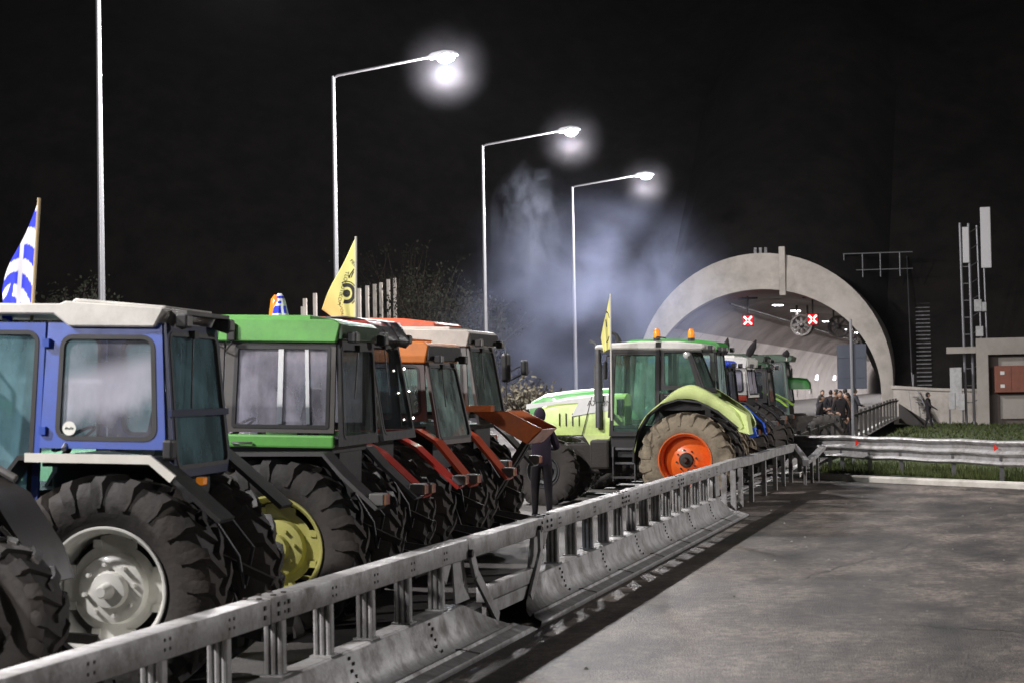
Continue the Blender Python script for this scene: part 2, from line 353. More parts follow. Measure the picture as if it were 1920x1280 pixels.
# ---------------------------------------------------------------- steel crash barrier
XB = -4.65
def bolts(mb, pts, r=.014, d=.01, ax='x'):
    for (x, y, z) in pts:
        if ax == 'x': mb.box((x, y-r, z-r), (x+d, y+r, z+r))
        else: mb.box((x-r, y-r, z), (x+r, y+r, z+d))
bolt_m = mat('rusty_bolts', (.03, .02, .016), .7)
def barrier_section(label, y0, y1, posts, a0, a1, cut0, cut1, rail_pts=None):
    r = empty('crash_barrier', (XB, y0, 0)); tag(r, label, 'crash barrier', 'steel crash barrier sections beside the tractors')
    def loc(y): return y-y0
    mb = MB()
    n = max(1, round((y1-y0)/4.1)); 
    for k in range(n):
        a = lerp(y0, y1, k/n); b = lerp(y0, y1, (k+1)/n)-.012
        jx, jz = random.uniform(-.006, .006), random.uniform(-.006, .006)
        mb.box((-.085+jx, loc(a), .775+jz), (.085+jx, loc(b), .945+jz), bev=.012)
    mb.build('rail', steel, r, True)
    for k in range(n):
        a = lerp(y0, y1, k/n); bb = MB()
        for dy in (.12, .3, -.12):
            bolts(bb, [(.085, loc(a)+dy, .83), (.085, loc(a)+dy, .89)])
            bolts(bb, [(-.05, loc(a)+dy, .945), (.05, loc(a)+dy, .945)], ax='z')
        bb.build('rail_bolts', bolt_m, r)
    for y in posts:
        p = MB()
        for dx in (-.048, 0, .048): p.tube([(dx, loc(y)-.03, .38), (dx, loc(y)-.03, .785)], .019, 8, cap=False)
        p.box((-.055, loc(y)-.02, .38), (.055, loc(y)-.008, .785)); p.box((.043, loc(y)-.02, .38), (.055, loc(y)+.06, .785)); p.box((-.055, loc(y)-.02, .38), (-.043, loc(y)+.06, .785)); p.box((-.08, loc(y)-.08, .40), (.08, loc(y)+.08, .413))
        p.build('post', steel, r)
        q = MB(); bolts(q, [(.0865, loc(y)+dy, z) for dy in (-.035, .035) for z in (.83, .885)], .009, .004); q.build('bolt_group', bolt_m, r)
    if a0 is not None:
        # concave flared foot, both sides, ends cut on the slant
        prof = [(.075, .40), (.10, .385), (.115, .32), (.13, .25), (.155, .18), (.195, .12), (.25, .085), (.262, .105), (.285, .105), (.30, .08), (.40, .045), (.41, .0)]
        for sd in (1, -1):
            vs = []; N = 14
            for i in range(N+1):
                for j, (o, z) in enumerate(prof):
                    f = 1-z/.40
                    vs.append((sd*o, lerp(loc(a0)+cut0*f, loc(a1)+cut1*f, i/N), z))
            m = len(prof); fs = [(i*m+j, i*m+j+1, (i+1)*m+j+1, (i+1)*m+j) for i in range(N) for j in range(m-1)]
            f = MB().add(vs, fs).build('flared_foot', steel, r, True)
            md = f.modifiers.new('s', 'SOLIDIFY'); md.thickness = .008
            if sd == 1:
                for y in [lerp(a0, a1, (k+.5)/max(1, round((a1-a0)/2.05))) for k in range(max(1, round((a1-a0)/2.05)))]:
                    q = MB(); yy = loc(y)
                    for i in range(6):
                        z = .355-.045*i; o = .112+(.32-z)*.22 if z > .18 else .16+(.18-z)*.65
                        bolts(q, [(o+.004, yy-.03+(i % 2)*.06, z)], .012, .012)
                    q.build('bolt_row', bolt_m, r)
                    MB().tube([(.25, yy+.25, .11), (.29, yy+.27, .112), (.33, yy+.36, .085), (.40, yy+.46, .055)], .006, 5).build('seam', bolt_m, r)
        MB().box((-.075, loc(a0), .386), (.075, loc(a1), .401)).build('ledge', steel, r)
    return r
barrier_section('nearest crash barrier section, its fluted posts on a flared foot before the blue tractor', 2.0, 16.0,
                [11.6-.92*k for k in range(9, 0, -1)]+[11.6, 12.52, 13.44, 14.36, 15.28], 2, 15.7, 0, 1.5)
B2 = barrier_section('long middle crash barrier section with fluted posts beside the lime green tractor', 18.9, 31.8,
                [20.5+.9*k for k in range(13)]+[19.6], 18.4, 31.3, -1.1, 1.6)
# the hinged joint between them
h = empty('barrier_joint', (XB, 16, 0)); tag(h, 'open hinged joint with sloping arms between two crash barrier sections', 'barrier joint')
MB().box((-.085, .02, .765), (.085, 2.88, .935), bev=.012).build('rail', steel, h, True)
MB().box((.02, .45, .33), (.11, 2.35, .47), bev=.01).box((.06, .5, .20), (.10, 2.2, .32)).build('lower_beam', steel, h, True)
for a, b, c in (((.105, .02, .80), (.12, .1, .62), (.14, .75, .16)), ((.105, 2.6, .82), (.12, 2.55, .60), (.14, 2.0, .20))):
    MB().bar(a, b, .12, .03, up=(1, 0, 0)).bar(b, c, .11, .03, up=(1, 0, 0)).build('arm', steel, h)
for y0, dy in ((-.75, 1), (3.2, -1)):
    MB().prism([(y0, .765), (y0+dy*.34, .765), (y0+dy*.17, .60)], .03, .045, axis='x').prism([(y0+dy*.38, .765), (y0+dy*.72, .765), (y0+dy*.9, .40), (y0+dy*.45, .40)], .03, .045, axis='x').build('gusset_plate', steel, h)
MB().tube([(.09, .0, .82), (.125, .0, .82)], .035, 10).tube([(.09, 2.6, .84), (.125, 2.6, .84)], .035, 10).build('pivot', bolt_m, h, True)
# bare-post end with the kinked tip
b3 = empty('crash_barrier', (XB, 31.8, 0)); tag(b3, 'far crash barrier end on tall bare posts, its rail tip bent down beside the kerb', 'crash barrier', 'steel crash barrier sections beside the tractors')
def rail_line(mb, pts, hgt=.17, wid=.16):
    vs = []; n = len(pts)
    for i, p in enumerate(pts):
        p = Vector(p); a = Vector(pts[max(0, i-1)]); b = Vector(pts[min(n-1, i+1)]); d = (b-a); d.z = 0
        s = Vector((-d.y, d.x, 0)).normalized()*wid/2
        for sx, z in ((-1, 0), (1, 0), (1, -hgt), (-1, -hgt)): vs.append(p+s*sx+Vector((0, 0, z)))
    fs = [(i*4+k, i*4+(k+1) % 4, (i+1)*4+(k+1) % 4, (i+1)*4+k) for i in range(n-1) for k in range(4)]+[(0, 1, 2, 3), ((n-1)*4+3, (n-1)*4+2, (n-1)*4+1, (n-1)*4)]
    return mb.add(vs, fs)
rail_line(MB(), [(0, .0, .945), (.02, 2, .955), (.03, 4, .93), (.02, 8, .93), (0, 11, .90), (-.02, 12.6, .89)]).build('rail', steel, b3, bev=.01)
rail_line(MB(), [(-.0, 12.62, .89), (.22, 11.9, .74), (.43, 11.1, .58)]).build('bent_tip', steel, b3, bev=.01)
rail_line(MB(), [(.43, 11.12, .56), (.52, 12.3, .66), (.60, 13.6, .82)], .09).build('tie_rail', steel, b3, bev=.01)
for y in (1.1, 2.3, 3.3, 4.9, 7.0, 9.0, 10.6, 12.2):
    MB().box((-.01, y-.075, 0), (.012, y+.075, .78)).box((-.07, y-.075, 0), (-.01, y-.06, .78)).box((-.07, y+.06, 0), (-.01, y+.075, .78)).build('post', steel, b3)
for x, y, z in ((.44, 11.0, .44), (.50, 12.0, .55), (.55, 12.9, .64)):
    MB().box((x-.01, y-.06, 0), (x+.01, y+.06, z)).box((x-.06, y+.045, 0), (x-.01, y+.06, z)).build('post', steel, b3)
MB().prism([(-.55, .82), (.05, .82), (.25, .40), (-.65, .40)], -.02, .02, axis='x').build('end_plate', steel, b3)
MB().tube([(-.35, -.2, .2), (-.35, 12, .18)], .03, 6).tube([(-.35, -.2, .38), (-.35, 12, .36)], .03, 6).build('rear_rail', steel, b3)
# guard rail across the verge
def xy(t): # along the rail from the barrier end to the right
    x = lerp(-5.6, 9, t); 
    if x < -3.9: y = 47.5+(-3.9-x)*.75
    else: y = 47.5-(x+3.9)*1.40
    return x, y
gr = empty('guard_rail', (-3.9, 47.5, 0)); tag(gr, 'three ridged galvanised guard rail crossing the grass behind the pale kerb', 'guard rail')
prof = [(0, 1.0), (.03, .985), (.045, .95), (.03, .91), (-.01, .875), (-.015, .79), (.02, .765), (.045, .73), (.045, .70), (.02, .665), (-.015, .64), (-.015, .555), (.02, .53), (.045, .49), (.03, .455), (0, .44)]
vs = []; N = 36
for i in range(N+1):
    x, y = xy(i/N); x2, y2 = xy(min(1, i/N+.01)); x1, y1 = xy(max(0, i/N-.01)); d = Vector((x2-x1, y2-y1)).normalized(); nn = Vector((d.y, -d.x))
    wob = .012*math.sin(i*1.7)
    for o, z in prof: vs.append((x+nn.x*o*1.8+3.9, y+nn.y*o*1.8-47.5, z+wob))
m = len(prof)
o = MB().add(vs, [(i*m+j, i*m+j+1, (i+1)*m+j+1, (i+1)*m+j) for i in range(N) for j in range(m-1)]).build('beam', steel, gr, True)
md = o.modifiers.new('s', 'SOLIDIFY'); md.thickness = .006; md.offset = -1
for k, x in enumerate((-4.1, -3.75, -3.0, -2.2, -.95, .1, 1.3, 2.6, 4.2)):
    y = 47.5-(x+3.9)*1.40+.12
    MB().box((x+3.9-.05, y-47.5, .0), (x+3.9+.05, y-47.5+.012, .9)).box((x+3.9-.05, y-47.5+.012, 0), (x+3.9-.038, y-47.5+.1, .9)).box((x+3.9-.05, y-47.5-.1, .56), (x+3.9+.05, y-47.5, .64)).build('post', steel_d, gr)
for x in (-3.3, .0, 3.3):
    y = 47.5-(x+3.9)*1.40-.10
    MB().add([(x+3.9-.06, y-47.5, .76), (x+3.9+.04, y-47.5-.03, .83), (x+3.9-.06, y-47.5, .92), (x+3.9-.06, y-47.5+.02, .76), (x+3.9+.04, y-47.5-.01, .83), (x+3.9-.06, y-47.5+.02, .92)], [(0, 1, 2), (5, 4, 3), (0, 3, 4, 1), (1, 4, 5, 2), (2, 5, 3, 0)]).build('reflector', red_lens, gr)
# picket-like barrier towards the tunnel, its backlit shade put into a dark colour
pb = empty('picket_barrier', (-5.0, 49, 0)); tag(pb, 'close-posted barrier coloured dark for backlit shade, from the guard rail to the tunnel foot', 'barrier')
def pbz(y): return .45*min(1, max(0, (y-48)/45))
pts = [(0, y-49, pbz(y)+.98) for y in range(49, 102, 2)]
rail_line(MB(), pts, .09, .05).build('rail', iron, pb)
pm = None
for k in range(20):
    y = .2+k*2.6
    if pm is None:
        pm = MB().box((-.055, -.03, 0), (.055, .03, 1.1)).build('post', iron, pb); q = pm
    else: q = pm.copy(); C.objects.link(q); q.parent = pb
    q.location = (0, y, pbz(49+y)-.02)
MB().prism([(0, .2), (1.7, -.1), (1.7, .1), (0, 1.25)], 52.5, 52.58).build('end_ramp', iron, pb)
# grass
gm = mat('grass_blades', (.045, .065, .02), .8, var=.5, scale=1.5, dirt=.5, dirtcol=(.10, .10, .03))
mb = MB(); rnd = random.Random(3)
for k in range(30000):
    u = rnd.random(); x = lerp(-4.4, 7.5, u); yf = 46.1-(x+3.9)*1.05 if x < .6 else 41.2-(x-.6)*1.03
    dd = rnd.random()**2.2*22; y = yf+.35+dd
    if rnd.random() < .35 and dd < 4: hgt = rnd.uniform(.10, .26)
    else: hgt = rnd.uniform(.04, .11)
    if math.sin(x*1.7+y*.9)+math.sin(x*.6-y*1.3) > .4: hgt *= 1.35
    z = gz(x, y)-.01; a = rnd.random()*6.28; dx, dy = math.cos(a)*.012, math.sin(a)*.012; lx, ly = rnd.gauss(0, .05), rnd.gauss(0, .05)
    mb.add([(x-dx, y-dy, z), (x+dx, y+dy, z), (x+lx, y+ly, z+hgt)], [(0, 1, 2)])
for k in range(16000):
    x = rnd.uniform(-4.5, 22); y = rnd.uniform(62, 108); z = gz(x, y)-.01; hgt = rnd.uniform(.06, .2); a = rnd.random()*6.28; dx, dy = math.cos(a)*.03, math.sin(a)*.03
    mb.add([(x-dx, y-dy, z), (x+dx, y+dy, z), (x+rnd.gauss(0, .07), y+rnd.gauss(0, .07), z+hgt)], [(0, 1, 2)])
tag(mb.build('grass', gm), 'short green grass behind the guard rail', 'grass', kind='stuff')
# small litter on the road
mb = MB()
for k in range(260):
    x = rnd.uniform(-4.1, 6); y = rnd.uniform(10, 41); s = rnd.uniform(.006, .022)
    if x > .6 and y > 41-(x-.6): continue
    mb.add([(x-s, y-s, .002), (x+s, y-s*.7, .002), (x+s*.8, y+s, .002), (x-s*.7, y+s, .002), (x, y, .002+s)], [(0, 1, 4), (1, 2, 4), (2, 3, 4), (3, 0, 4)])
tag(mb.build('gravel', mat('stone_chips', (.25, .24, .22), .9, var=.6, scale=.5)), 'loose stone chips scattered over the empty road', 'gravel', kind='stuff')
# ---------------------------------------------------------------- tunnel
TX = -13.0; TY = 108.0
tun = empty('tunnel_portal', (TX, TY, .3)); tag(tun, 'pale concrete tunnel portal with a broad arched rim at the end of the motorway', 'tunnel')
def arc(cz, a, b, n=40, zb=0):   # from the right foot over the crown to the left foot (local z)
    pts = [(a, zb)]
    for k in range(n+1):
        t = math.pi*k/n; pts.append((a*math.cos(t), cz+b*math.sin(t)))
    pts.append((-a, zb)); return pts
outer = arc(2.25, 7.4, 7.4); inner = arc(1.5, 6.75, 6.05); n = len(outer)
vs = [(x, 0, z) for x, z in outer]+[(x, -.35, z) for x, z in inner]
mid = [(lerp(a[0], b[0], .5), -.25, lerp(a[1], b[1], .5)) for a, b in zip(outer, inner)]
vs = [(x, 0, z) for x, z in outer]+mid+[(x, -.35, z) for x, z in inner]+[(x, 14, z) for x, z in outer]+[(x, .6, z) for x, z in inner]
fs = []
for k in range(n-1):
    fs += [(k, k+1, n+k+1, n+k), (n+k, n+k+1, 2*n+k+1, 2*n+k), (k+1, k, 3*n+k, 3*n+k+1), (2*n+k, 2*n+k+1, 4*n+k+1, 4*n+k)]
MB().add(vs, fs).build('portal_rim', concrete, tun, True)
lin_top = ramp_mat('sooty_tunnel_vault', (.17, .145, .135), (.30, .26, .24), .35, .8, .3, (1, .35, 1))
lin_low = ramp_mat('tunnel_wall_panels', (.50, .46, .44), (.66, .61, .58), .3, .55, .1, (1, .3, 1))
LEN = 250
vs = [(x, .5, z) for x, z in inner]+[(x, LEN, z) for x, z in inner]
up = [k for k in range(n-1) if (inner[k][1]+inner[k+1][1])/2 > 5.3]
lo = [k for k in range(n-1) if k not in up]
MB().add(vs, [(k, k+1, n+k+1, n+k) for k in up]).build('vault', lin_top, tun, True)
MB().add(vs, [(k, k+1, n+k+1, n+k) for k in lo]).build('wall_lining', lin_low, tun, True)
ribs = MB()
for k in range(28):
    y = 4+k*7.5
    for j in range(n-1):
        (x0, z0), (x1, z1) = inner[j], inner[j+1]
        if z0 < .2 and z1 < .2: continue
        ribs.add([(x0*.997, y, z0*.997), (x1*.997, y, z1*.997), (x1*.997, y+.09, z1*.997), (x0*.997, y+.09, z0*.997)], [(0, 1, 2, 3)])
ribs.build('lining_joints', mat('joint_seal', (.10, .095, .09), .9), tun)
MB().box((1.15, -.55, 7.15), (1.5, -.05, 9.95)).build('cable_duct', concrete, tun, bev=.02)
for x in (-.35, -.05, .25): MB().box((x, .1, 9.6), (x+.16, .3, 9.98)).build('rim_box', steel_d, tun)
MB().box((-6.75, .5, -.05), (-5.4, LEN, .12)).build('walkway', lin_low, tun)
MB().box((4.9, .5, -.05), (6.7, LEN, .16)).build('walkway', lin_low, tun)
# cable tray along the vault
MB().box((-2.4, 4, 6.9), (-2.25, LEN, 6.98)).build('cable_tray', iron, tun)
lum = emit('lit_luminaire', (.95, .95, 1), 22)
def far_at(x, y, z): return (x-TX, y-TY, z-.3)
for k, (x, y, z) in enumerate([(-13.4, 120.4, 7.45), (-13.4, 131.5, 7.5)]+[(-13.3, 143+12*q, 7.5) for q in range(14)]):  # most of the row is added so the walls are lit evenly
    o = MB().box((-.35, -.5, 0), (.35, .5, .1), bev=.02).build('tunnel_light', steel_d, None); o.location = (x, y, z)
    tag(o, ['nearest flat lit tunnel light under the crown of the vault', 'second flat tunnel light beside the red signal, glowing through smoke', 'flat tunnel light deep under the vault of the tunnel'][min(k, 2)], 'tunnel light', 'tunnel lights under the vault')
    if k > 1: o['label'] = ('third fourth fifth sixth seventh eighth ninth tenth eleventh twelfth thirteenth fourteenth fifteenth sixteenth'.split()[k-2])+' flat tunnel light from the portal in the partly added row under the vault'
    MB().box((-.3, -.45, -.03), (.3, .45, -.002)).build('diffuser', lum, o)
    light('tunnel_lamp', 'AREA', (0, 0, -.08), 950, (1, .96, .97), o, shape='RECTANGLE', size=.7, size_y=9)
for i, (y, e) in enumerate(((112, 350), (260, 1500), (300, 1500))):
    pass
def fan(x, y, z, label):
    r = MB().lathe_y([(.62, -.9), (.75, -.95), (.75, .95), (.62, .9), (.62, -.9)], n=24).build('jet_fan', iron, None, True)
    r.location = (x, y, z); tag(r, label, 'jet fan', 'jet fans hanging from the tunnel vault')
    mb = MB()
    for k in range(8):
        t = k*math.pi/4; mb.bar((math.cos(t)*.12, -.7, math.sin(t)*.12), (math.cos(t)*.62, -.7, math.sin(t)*.62), .17, .03, up=(0, 1, 0))
    mb.sphere((0, -.72, 0), .17); mb.build('blades', iron, r)
    MB().box((-.4, -.4, .7), (-.34, .4, 1.5)).box((.34, -.4, .7), (.4, .4, 1.5)).build('bracket', iron, r)
fan(-12.9, 131, 6.45, 'round jet fan just below the right red cross signal'); fan(-10.4, 131.4, 6.3, 'nearer dark jet fan at the right side of the vault')
fan(-12.3, 177, 6.2, 'left fan of the farther pair deep in the tunnel'); fan(-9.9, 177, 6.2, 'right fan of the farther pair deep in the tunnel')
redx = emit('lit_red_cross', (1, .22, .2), 14); redh = emit('lit_red_halo', (1, .01, .02), 1.0)
def cross(x, y, z, label):
    r = MB().box((-.34, 0, -.34), (.34, .16, .34), bev=.02).build('lane_signal', black, None); r.location = (x, y, z)
    tag(r, label, 'lane signal', 'red cross lane signals in the tunnel mouth')
    MB().box((-.30, -.012, -.30), (.30, -.002, .30)).build('screen', redh, r)
    mb = MB()
    for sx, sz in ((1, 1), (1, -1), (-1, 1), (-1, -1)):
        mb.bar((sx*.05, -.03, sz*.05), (sx*.23, -.03, sz*.23), .10, .02, up=(0, 1, 0))
    mb.build('red_cross', redx, r)
    MB().box((-.05, .05, .34), (.05, .12, 1.5)).box((-.6, .05, 1.3), (.6, .12, 1.4)).build('hanger', iron, r)
cross(-14.4, 113, 6.25, 'left red cross lane signal, alone against the vault'); cross(-10.6, 114, 6.25, 'right red cross lane signal beside the fans')
for y, lab in ((213, 'left of two small lit signs on the far tunnel wall'), (237, 'right of two small lit signs on the far tunnel wall')):
    o = MB().box((-.1, -.35, -.35), (.25, .35, .35)).build('lit_sign', steel_d, None); o.location = (-19.6, y, 3.2)
    tag(o, lab, 'lit sign', 'small lit signs on the far tunnel wall'); MB().box((-.28, -.37, -.28), (.28, -.36, .28)).build('panel', emit('lit_panel_'+str(y), (.9, .93, 1), 9), o)
# retaining wall, stairs and steps
rw = empty('retaining_wall', (-5.6, 108, 0)); tag(rw, 'low pale retaining wall between the tunnel rim and the small building', 'retaining wall')
MB().prism([(0, 0), (5.2, 0), (5.2, 1.75), (2.4, 1.85), (.15, 2.0), (0, 2.0)], 0, .5).build('wall', concrete, rw)
MB().prism([(-.1, 2.003), (.15, 2.003), (2.4, 1.853), (5.25, 1.753), (5.25, 1.9), (2.4, 2.0), (-.1, 2.2)], -.15, .6).build('coping', concrete, rw)
st = empty('hillside_steps', (-3.9, 109, 1.9)); tag(st, 'long narrow flight of pale steps climbing the dark hillside', 'steps')
for k in range(30):
    MB().box((-.42-.012*k, k*.33, k*.245), (.42-.012*k, k*.33+.10, k*.245+.07)).build('step', steel_d, st)
MB().tube([(-.62, -.1, 0), (-.7, 0, 1.0), (-1.25, 10, 8.3)], .035, 6).tube([(-.62, -.1, 0), (-.6, -.1, .9)], .035, 6).build('handrail', pole_m, st)
s2 = empty('metal_steps', (-4.6, 107.2, 0)); tag(s2, 'short metal steps with sloping rails against the retaining wall', 'steps')
for k in range(5): MB().box((.1+.16*k, 0, 1.5-.3*k), (.55+.16*k, .5, 1.55-.3*k)).build('tread', steel_d, s2)
MB().bar((.35, -.03, 1.9), (1.25, -.03, .0), .12, .04).bar((-.1, -.03, 1.9), (.1, -.03, 0), .06, .04).bar((.35, .53, 1.9), (1.25, .53, .0), .12, .04).build('rail', pole_m, s2)
# fence on top of the rim's right shoulder
rf = empty('hill_railing', (-8.7, 114, 9.2)); tag(rf, 'open metal railing above the right shoulder of the tunnel rim', 'railing')
MB().tube([(0, 0, .95), (4.1, .2, .95)], .04, 6).tube([(.5, 0, -.05), (4.1, .2, -.05)], .035, 6).build('rails', pole_m, rf)
for x in (.05, 1.15, 2.2, 3.35): MB().tube([(x, .02, -.5), (x, .02, .95)], .04, 6).build('post', pole_m, rf)
# service building, cabinet and antenna mast
conc2 = mat('rendered_concrete', (.34, .31, .28), .9, dirt=.5, dirtcol=(.2, .18, .16), scale=1.5)
sb = empty('service_building', (-.95, 103.2, 0)); tag(sb, 'small square concrete service building cut by the right edge of the picture', 'building')
MB().box((0, 0, 0), (.62, 5, 4.62)).build('corner_column', conc2, sb)
MB().box((.62, 0, 3.75), (6, 5, 4.62)).box((5.4, 0, 0), (6, 5, 3.75)).build('roof_beam', conc2, sb)
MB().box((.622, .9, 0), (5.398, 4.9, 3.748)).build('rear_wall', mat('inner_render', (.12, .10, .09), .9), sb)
MB().box((1.2, .72, .3), (3.4, .898, 1.55)).build('panel', conc2, sb); MB().box((1.15, .72, 3.0), (3.3, .898, 3.6)).build('panel', conc2, sb)
rb = MB().box((0, 0, 0), (2.6, .45, 1.42), bev=.02).build('red_cabinet', mat('red_cabinet_paint', (.20, .05, .022), .5, dirt=.4), None); rb.location = (-.02, 103.35, 1.72)
tag(rb, 'wide red wall cabinet inside the recess of the service building', 'cabinet')
MB().box((.86, -.012, .03), (.88, -.001, 1.39)).box((1.72, -.012, .03), (1.74, -.001, 1.39)).build('door_gap', black, rb)
for x, z in ((.3, .95), (.3, .25), (2.1, .95)): MB().box((x, -.016, z), (x+.22, -.001, z+.18)).build('label_plate', mat('label_white', (.6, .6, .58), .6), rb)
ec = empty('electrical_cabinet', (-2.35, 103.4, 0)); tag(ec, 'tall pale electrical cabinet standing left of the service building', 'cabinet')
MB().box((0, 0, 1.0), (.62, .5, 3.1), bev=.02).build('body', mat('cabinet_grey', (.42, .42, .42), .6, dirt=.4), ec)
MB().box((-.08, -.05, .85), (.25, .4, 1.75), bev=.02).box((.42, -.04, .8), (.75, .4, 1.7), bev=.02).build('side_box', MT['cabinet_grey'], ec)
MB().box((-.1, .1, 0), (.0, .2, 1)).box((.6, .1, 0), (.7, .2, 1)).build('leg', steel_d, ec)
bm_ = MB().box((-2.5, 103.4, 3.85), (-.96, 103.8, 4.2)).build('canopy_beam', conc2, None); tag(bm_, 'short horizontal beam sticking out left of the service building roof', 'beam')
am = empty('antenna_mast', (-1.55, 104.4, 0)); tag(am, 'tall twin pole antenna mast rising behind the service building', 'antenna mast')
MB().tube([(0, 0, 0), (-.1, 0, 10.95)], .075, 8).tube([(.42, 0, 0), (.35, 0, 10.9)], .075, 8).tube([(.9, .2, 3), (.78, .2, 10.8)], .05, 6).tube([(1.2, .2, 3), (1.12, .2, 8.5)], .05, 6).build('pole', pole_m, am, True)
mb = MB()
for k in range(11):
    z = 1.2+k*.92; mb.bar((-.02, 0, z), (.41, 0, z), .04); mb.bar((.38, 0, z), (.85, .2, z+.3), .04)
mb.build('brace', steel_d, am)
wp = mat('antenna_white', (.56, .55, .56), .6, var=.05)
MB().box((.02, -.25, 8.75), (.37, -.08, 10.7), bev=.03).build('antenna_panel', wp, am); MB().box((.98, -.1, 8.45), (1.52, .12, 11.75), bev=.03).build('antenna_panel', wp, am)
MB().box((.55, -.1, 6.1), (.95, .15, 6.75), bev=.02).box((.97, -.1, 6.1), (1.2, .15, 6.6), bev=.02).box((.6, -.1, 4.75), (1.0, .15, 5.3), bev=.02).build('radio_unit', MT['cabinet_grey'], am)
# road sign seen from behind
sg = empty('road_sign', (-3.8, 52.0, .05)); tag(sg, 'large rectangular road sign seen from its blank grey back, on a thin pole', 'road sign')
sgm = mat('sign_back', (.055, .062, .085), .5, .3)
MB().tube([(0, -.06, 0), (0, -.06, 4.0)], .038, 8).build('pole', pole_m, sg, True)
MB().box((-.4, 0, 2.1), (.4, .03, 3.32), bev=.008).build('panel', sgm, sg)
for z in (2.4, 2.95): MB().box((-.38, -.02, z), (.38, -.001, z+.05)).build('stiffener', sgm, sg)
# fence posts climbing the left embankment, and faint ones high on the hill
def pxw(px, py, Y):     # a point seen at (px, py) in the photograph, Y metres ahead
    h = 733-.018*(px-960); X = (px-960)/3500*Y; return X*.968-Y*.25, X*.25+Y*.968, CAM_Z+(h-py)/3500*Y
fe = empty('hill_fence', (-24, 90, 0)); tag(fe, 'row of pale concrete fence posts climbing the dark embankment behind the yellow flag', 'fence')
fp = [(569, 575, 605, 80), (573, 560, 605, 80), (592, 550, 605, 82), (675, 541, 600, 88), (690, 536, 600, 90), (704, 533, 600, 92), (716, 530, 590, 94), (730, 524, 572, 96), (742, 522, 565, 98)]
for px, y0, y1, Y in fp:
    a = pxw(px, y0, Y); b = pxw(px+3, y1, Y)
    MB().bar((a[0]+24, a[1]-90, b[2]-4.5), (a[0]+24, a[1]-90, a[2]), .16, .14).build('post', concrete, fe)
f2 = empty('ridge_fence', (-5, 150, 0)); tag(f2, 'faint row of thin posts high on the black hillside', 'fence')
for px, y0, y1 in ((1331, 322, 352), (1425, 320, 348), (1511, 314, 340), (1600, 308, 330), (1702, 296, 325), (1787, 262, 300), (1864, 222, 250)):
    a = pxw(px, y0, 150); b = pxw(px, y1, 150)
    MB().bar((a[0]+5, a[1]-150, b[2]-1), (a[0]+5, a[1]-150, a[2]), .10).build('post', steel_d, f2)
# bare dark shrubs and a tuft of dry grass
def shrub(x, y, z, h, rr, m, label, n=60, seed=1, leaves=900, up=.9):
    rd = random.Random(seed); r = empty('shrub', (x, y, z)); tag(r, label, 'shrub')
    st = MB(); lf = MB()
    for k in range(n):
        a = rd.random()*6.28; e = rd.uniform(.15, 1); p = Vector((0, 0, 0)); d = Vector((math.cos(a)*e*rr/h, math.sin(a)*e*rr/h, up)).normalized()
        pts = [p.copy()]; L = h*rd.uniform(.6, 1.1)
        for q in range(4):
            d = (d+Vector((rd.gauss(0, .18), rd.gauss(0, .18), rd.gauss(0, .1)))).normalized(); p = p+d*L/4; pts.append(p.copy())
        st.tube(pts, [.03, .02, .014, .009, .005], 4, cap=False)
        for q in range(leaves//n):
            c = pts[rd.randint(1, 4)]+Vector((rd.gauss(0, .25), rd.gauss(0, .25), rd.gauss(0, .2))); u = Vector((rd.gauss(0, 1), rd.gauss(0, 1), rd.gauss(0, 1))).normalized(); v = u.orthogonal(); s_ = rd.uniform(.04, .1)
            lf.add([c-u*s_, c+v*s_*.5, c+u*s_, c-v*s_*.5], [(0, 1, 2, 3)])
    st.build('stem', mat('twigs', (.05, .04, .032), .9), r); lf.build('foliage', m, r)
lfm = mat('dark_leaves', (.012, .013, .008), .8, var=.5, scale=2)
dry = mat('dry_grass', (.10, .09, .065), .9, var=.4)
for k, (px, Y, hh, lab) in enumerate(((790, 92, 5.0, 'tall bare shrub right of the fence posts on the embankment'), (850, 96, 4.0, 'dark shrub on the embankment left of the second lamp post'), (745, 100, 6.5, 'thin bare tree-like shrub above the fence posts'), (905, 92, 3.6, 'dark shrub behind the foot of the second lamp post'), (150, 60, 2.6, 'low dark round shrub behind the blue tractor roof'))):
    x, y, z = pxw(px, 640 if px > 200 else 600, Y); shrub(x, y, z-1.5, hh, 2.2, lfm, lab, 70, k+5, 2600)
x, y, z = pxw(985, 750, 62); shrub(x, y, z-.9, 1.45, 1.5, dry, 'pale tuft of dry grass beyond the white tractor hood', 420, 30, 1600)
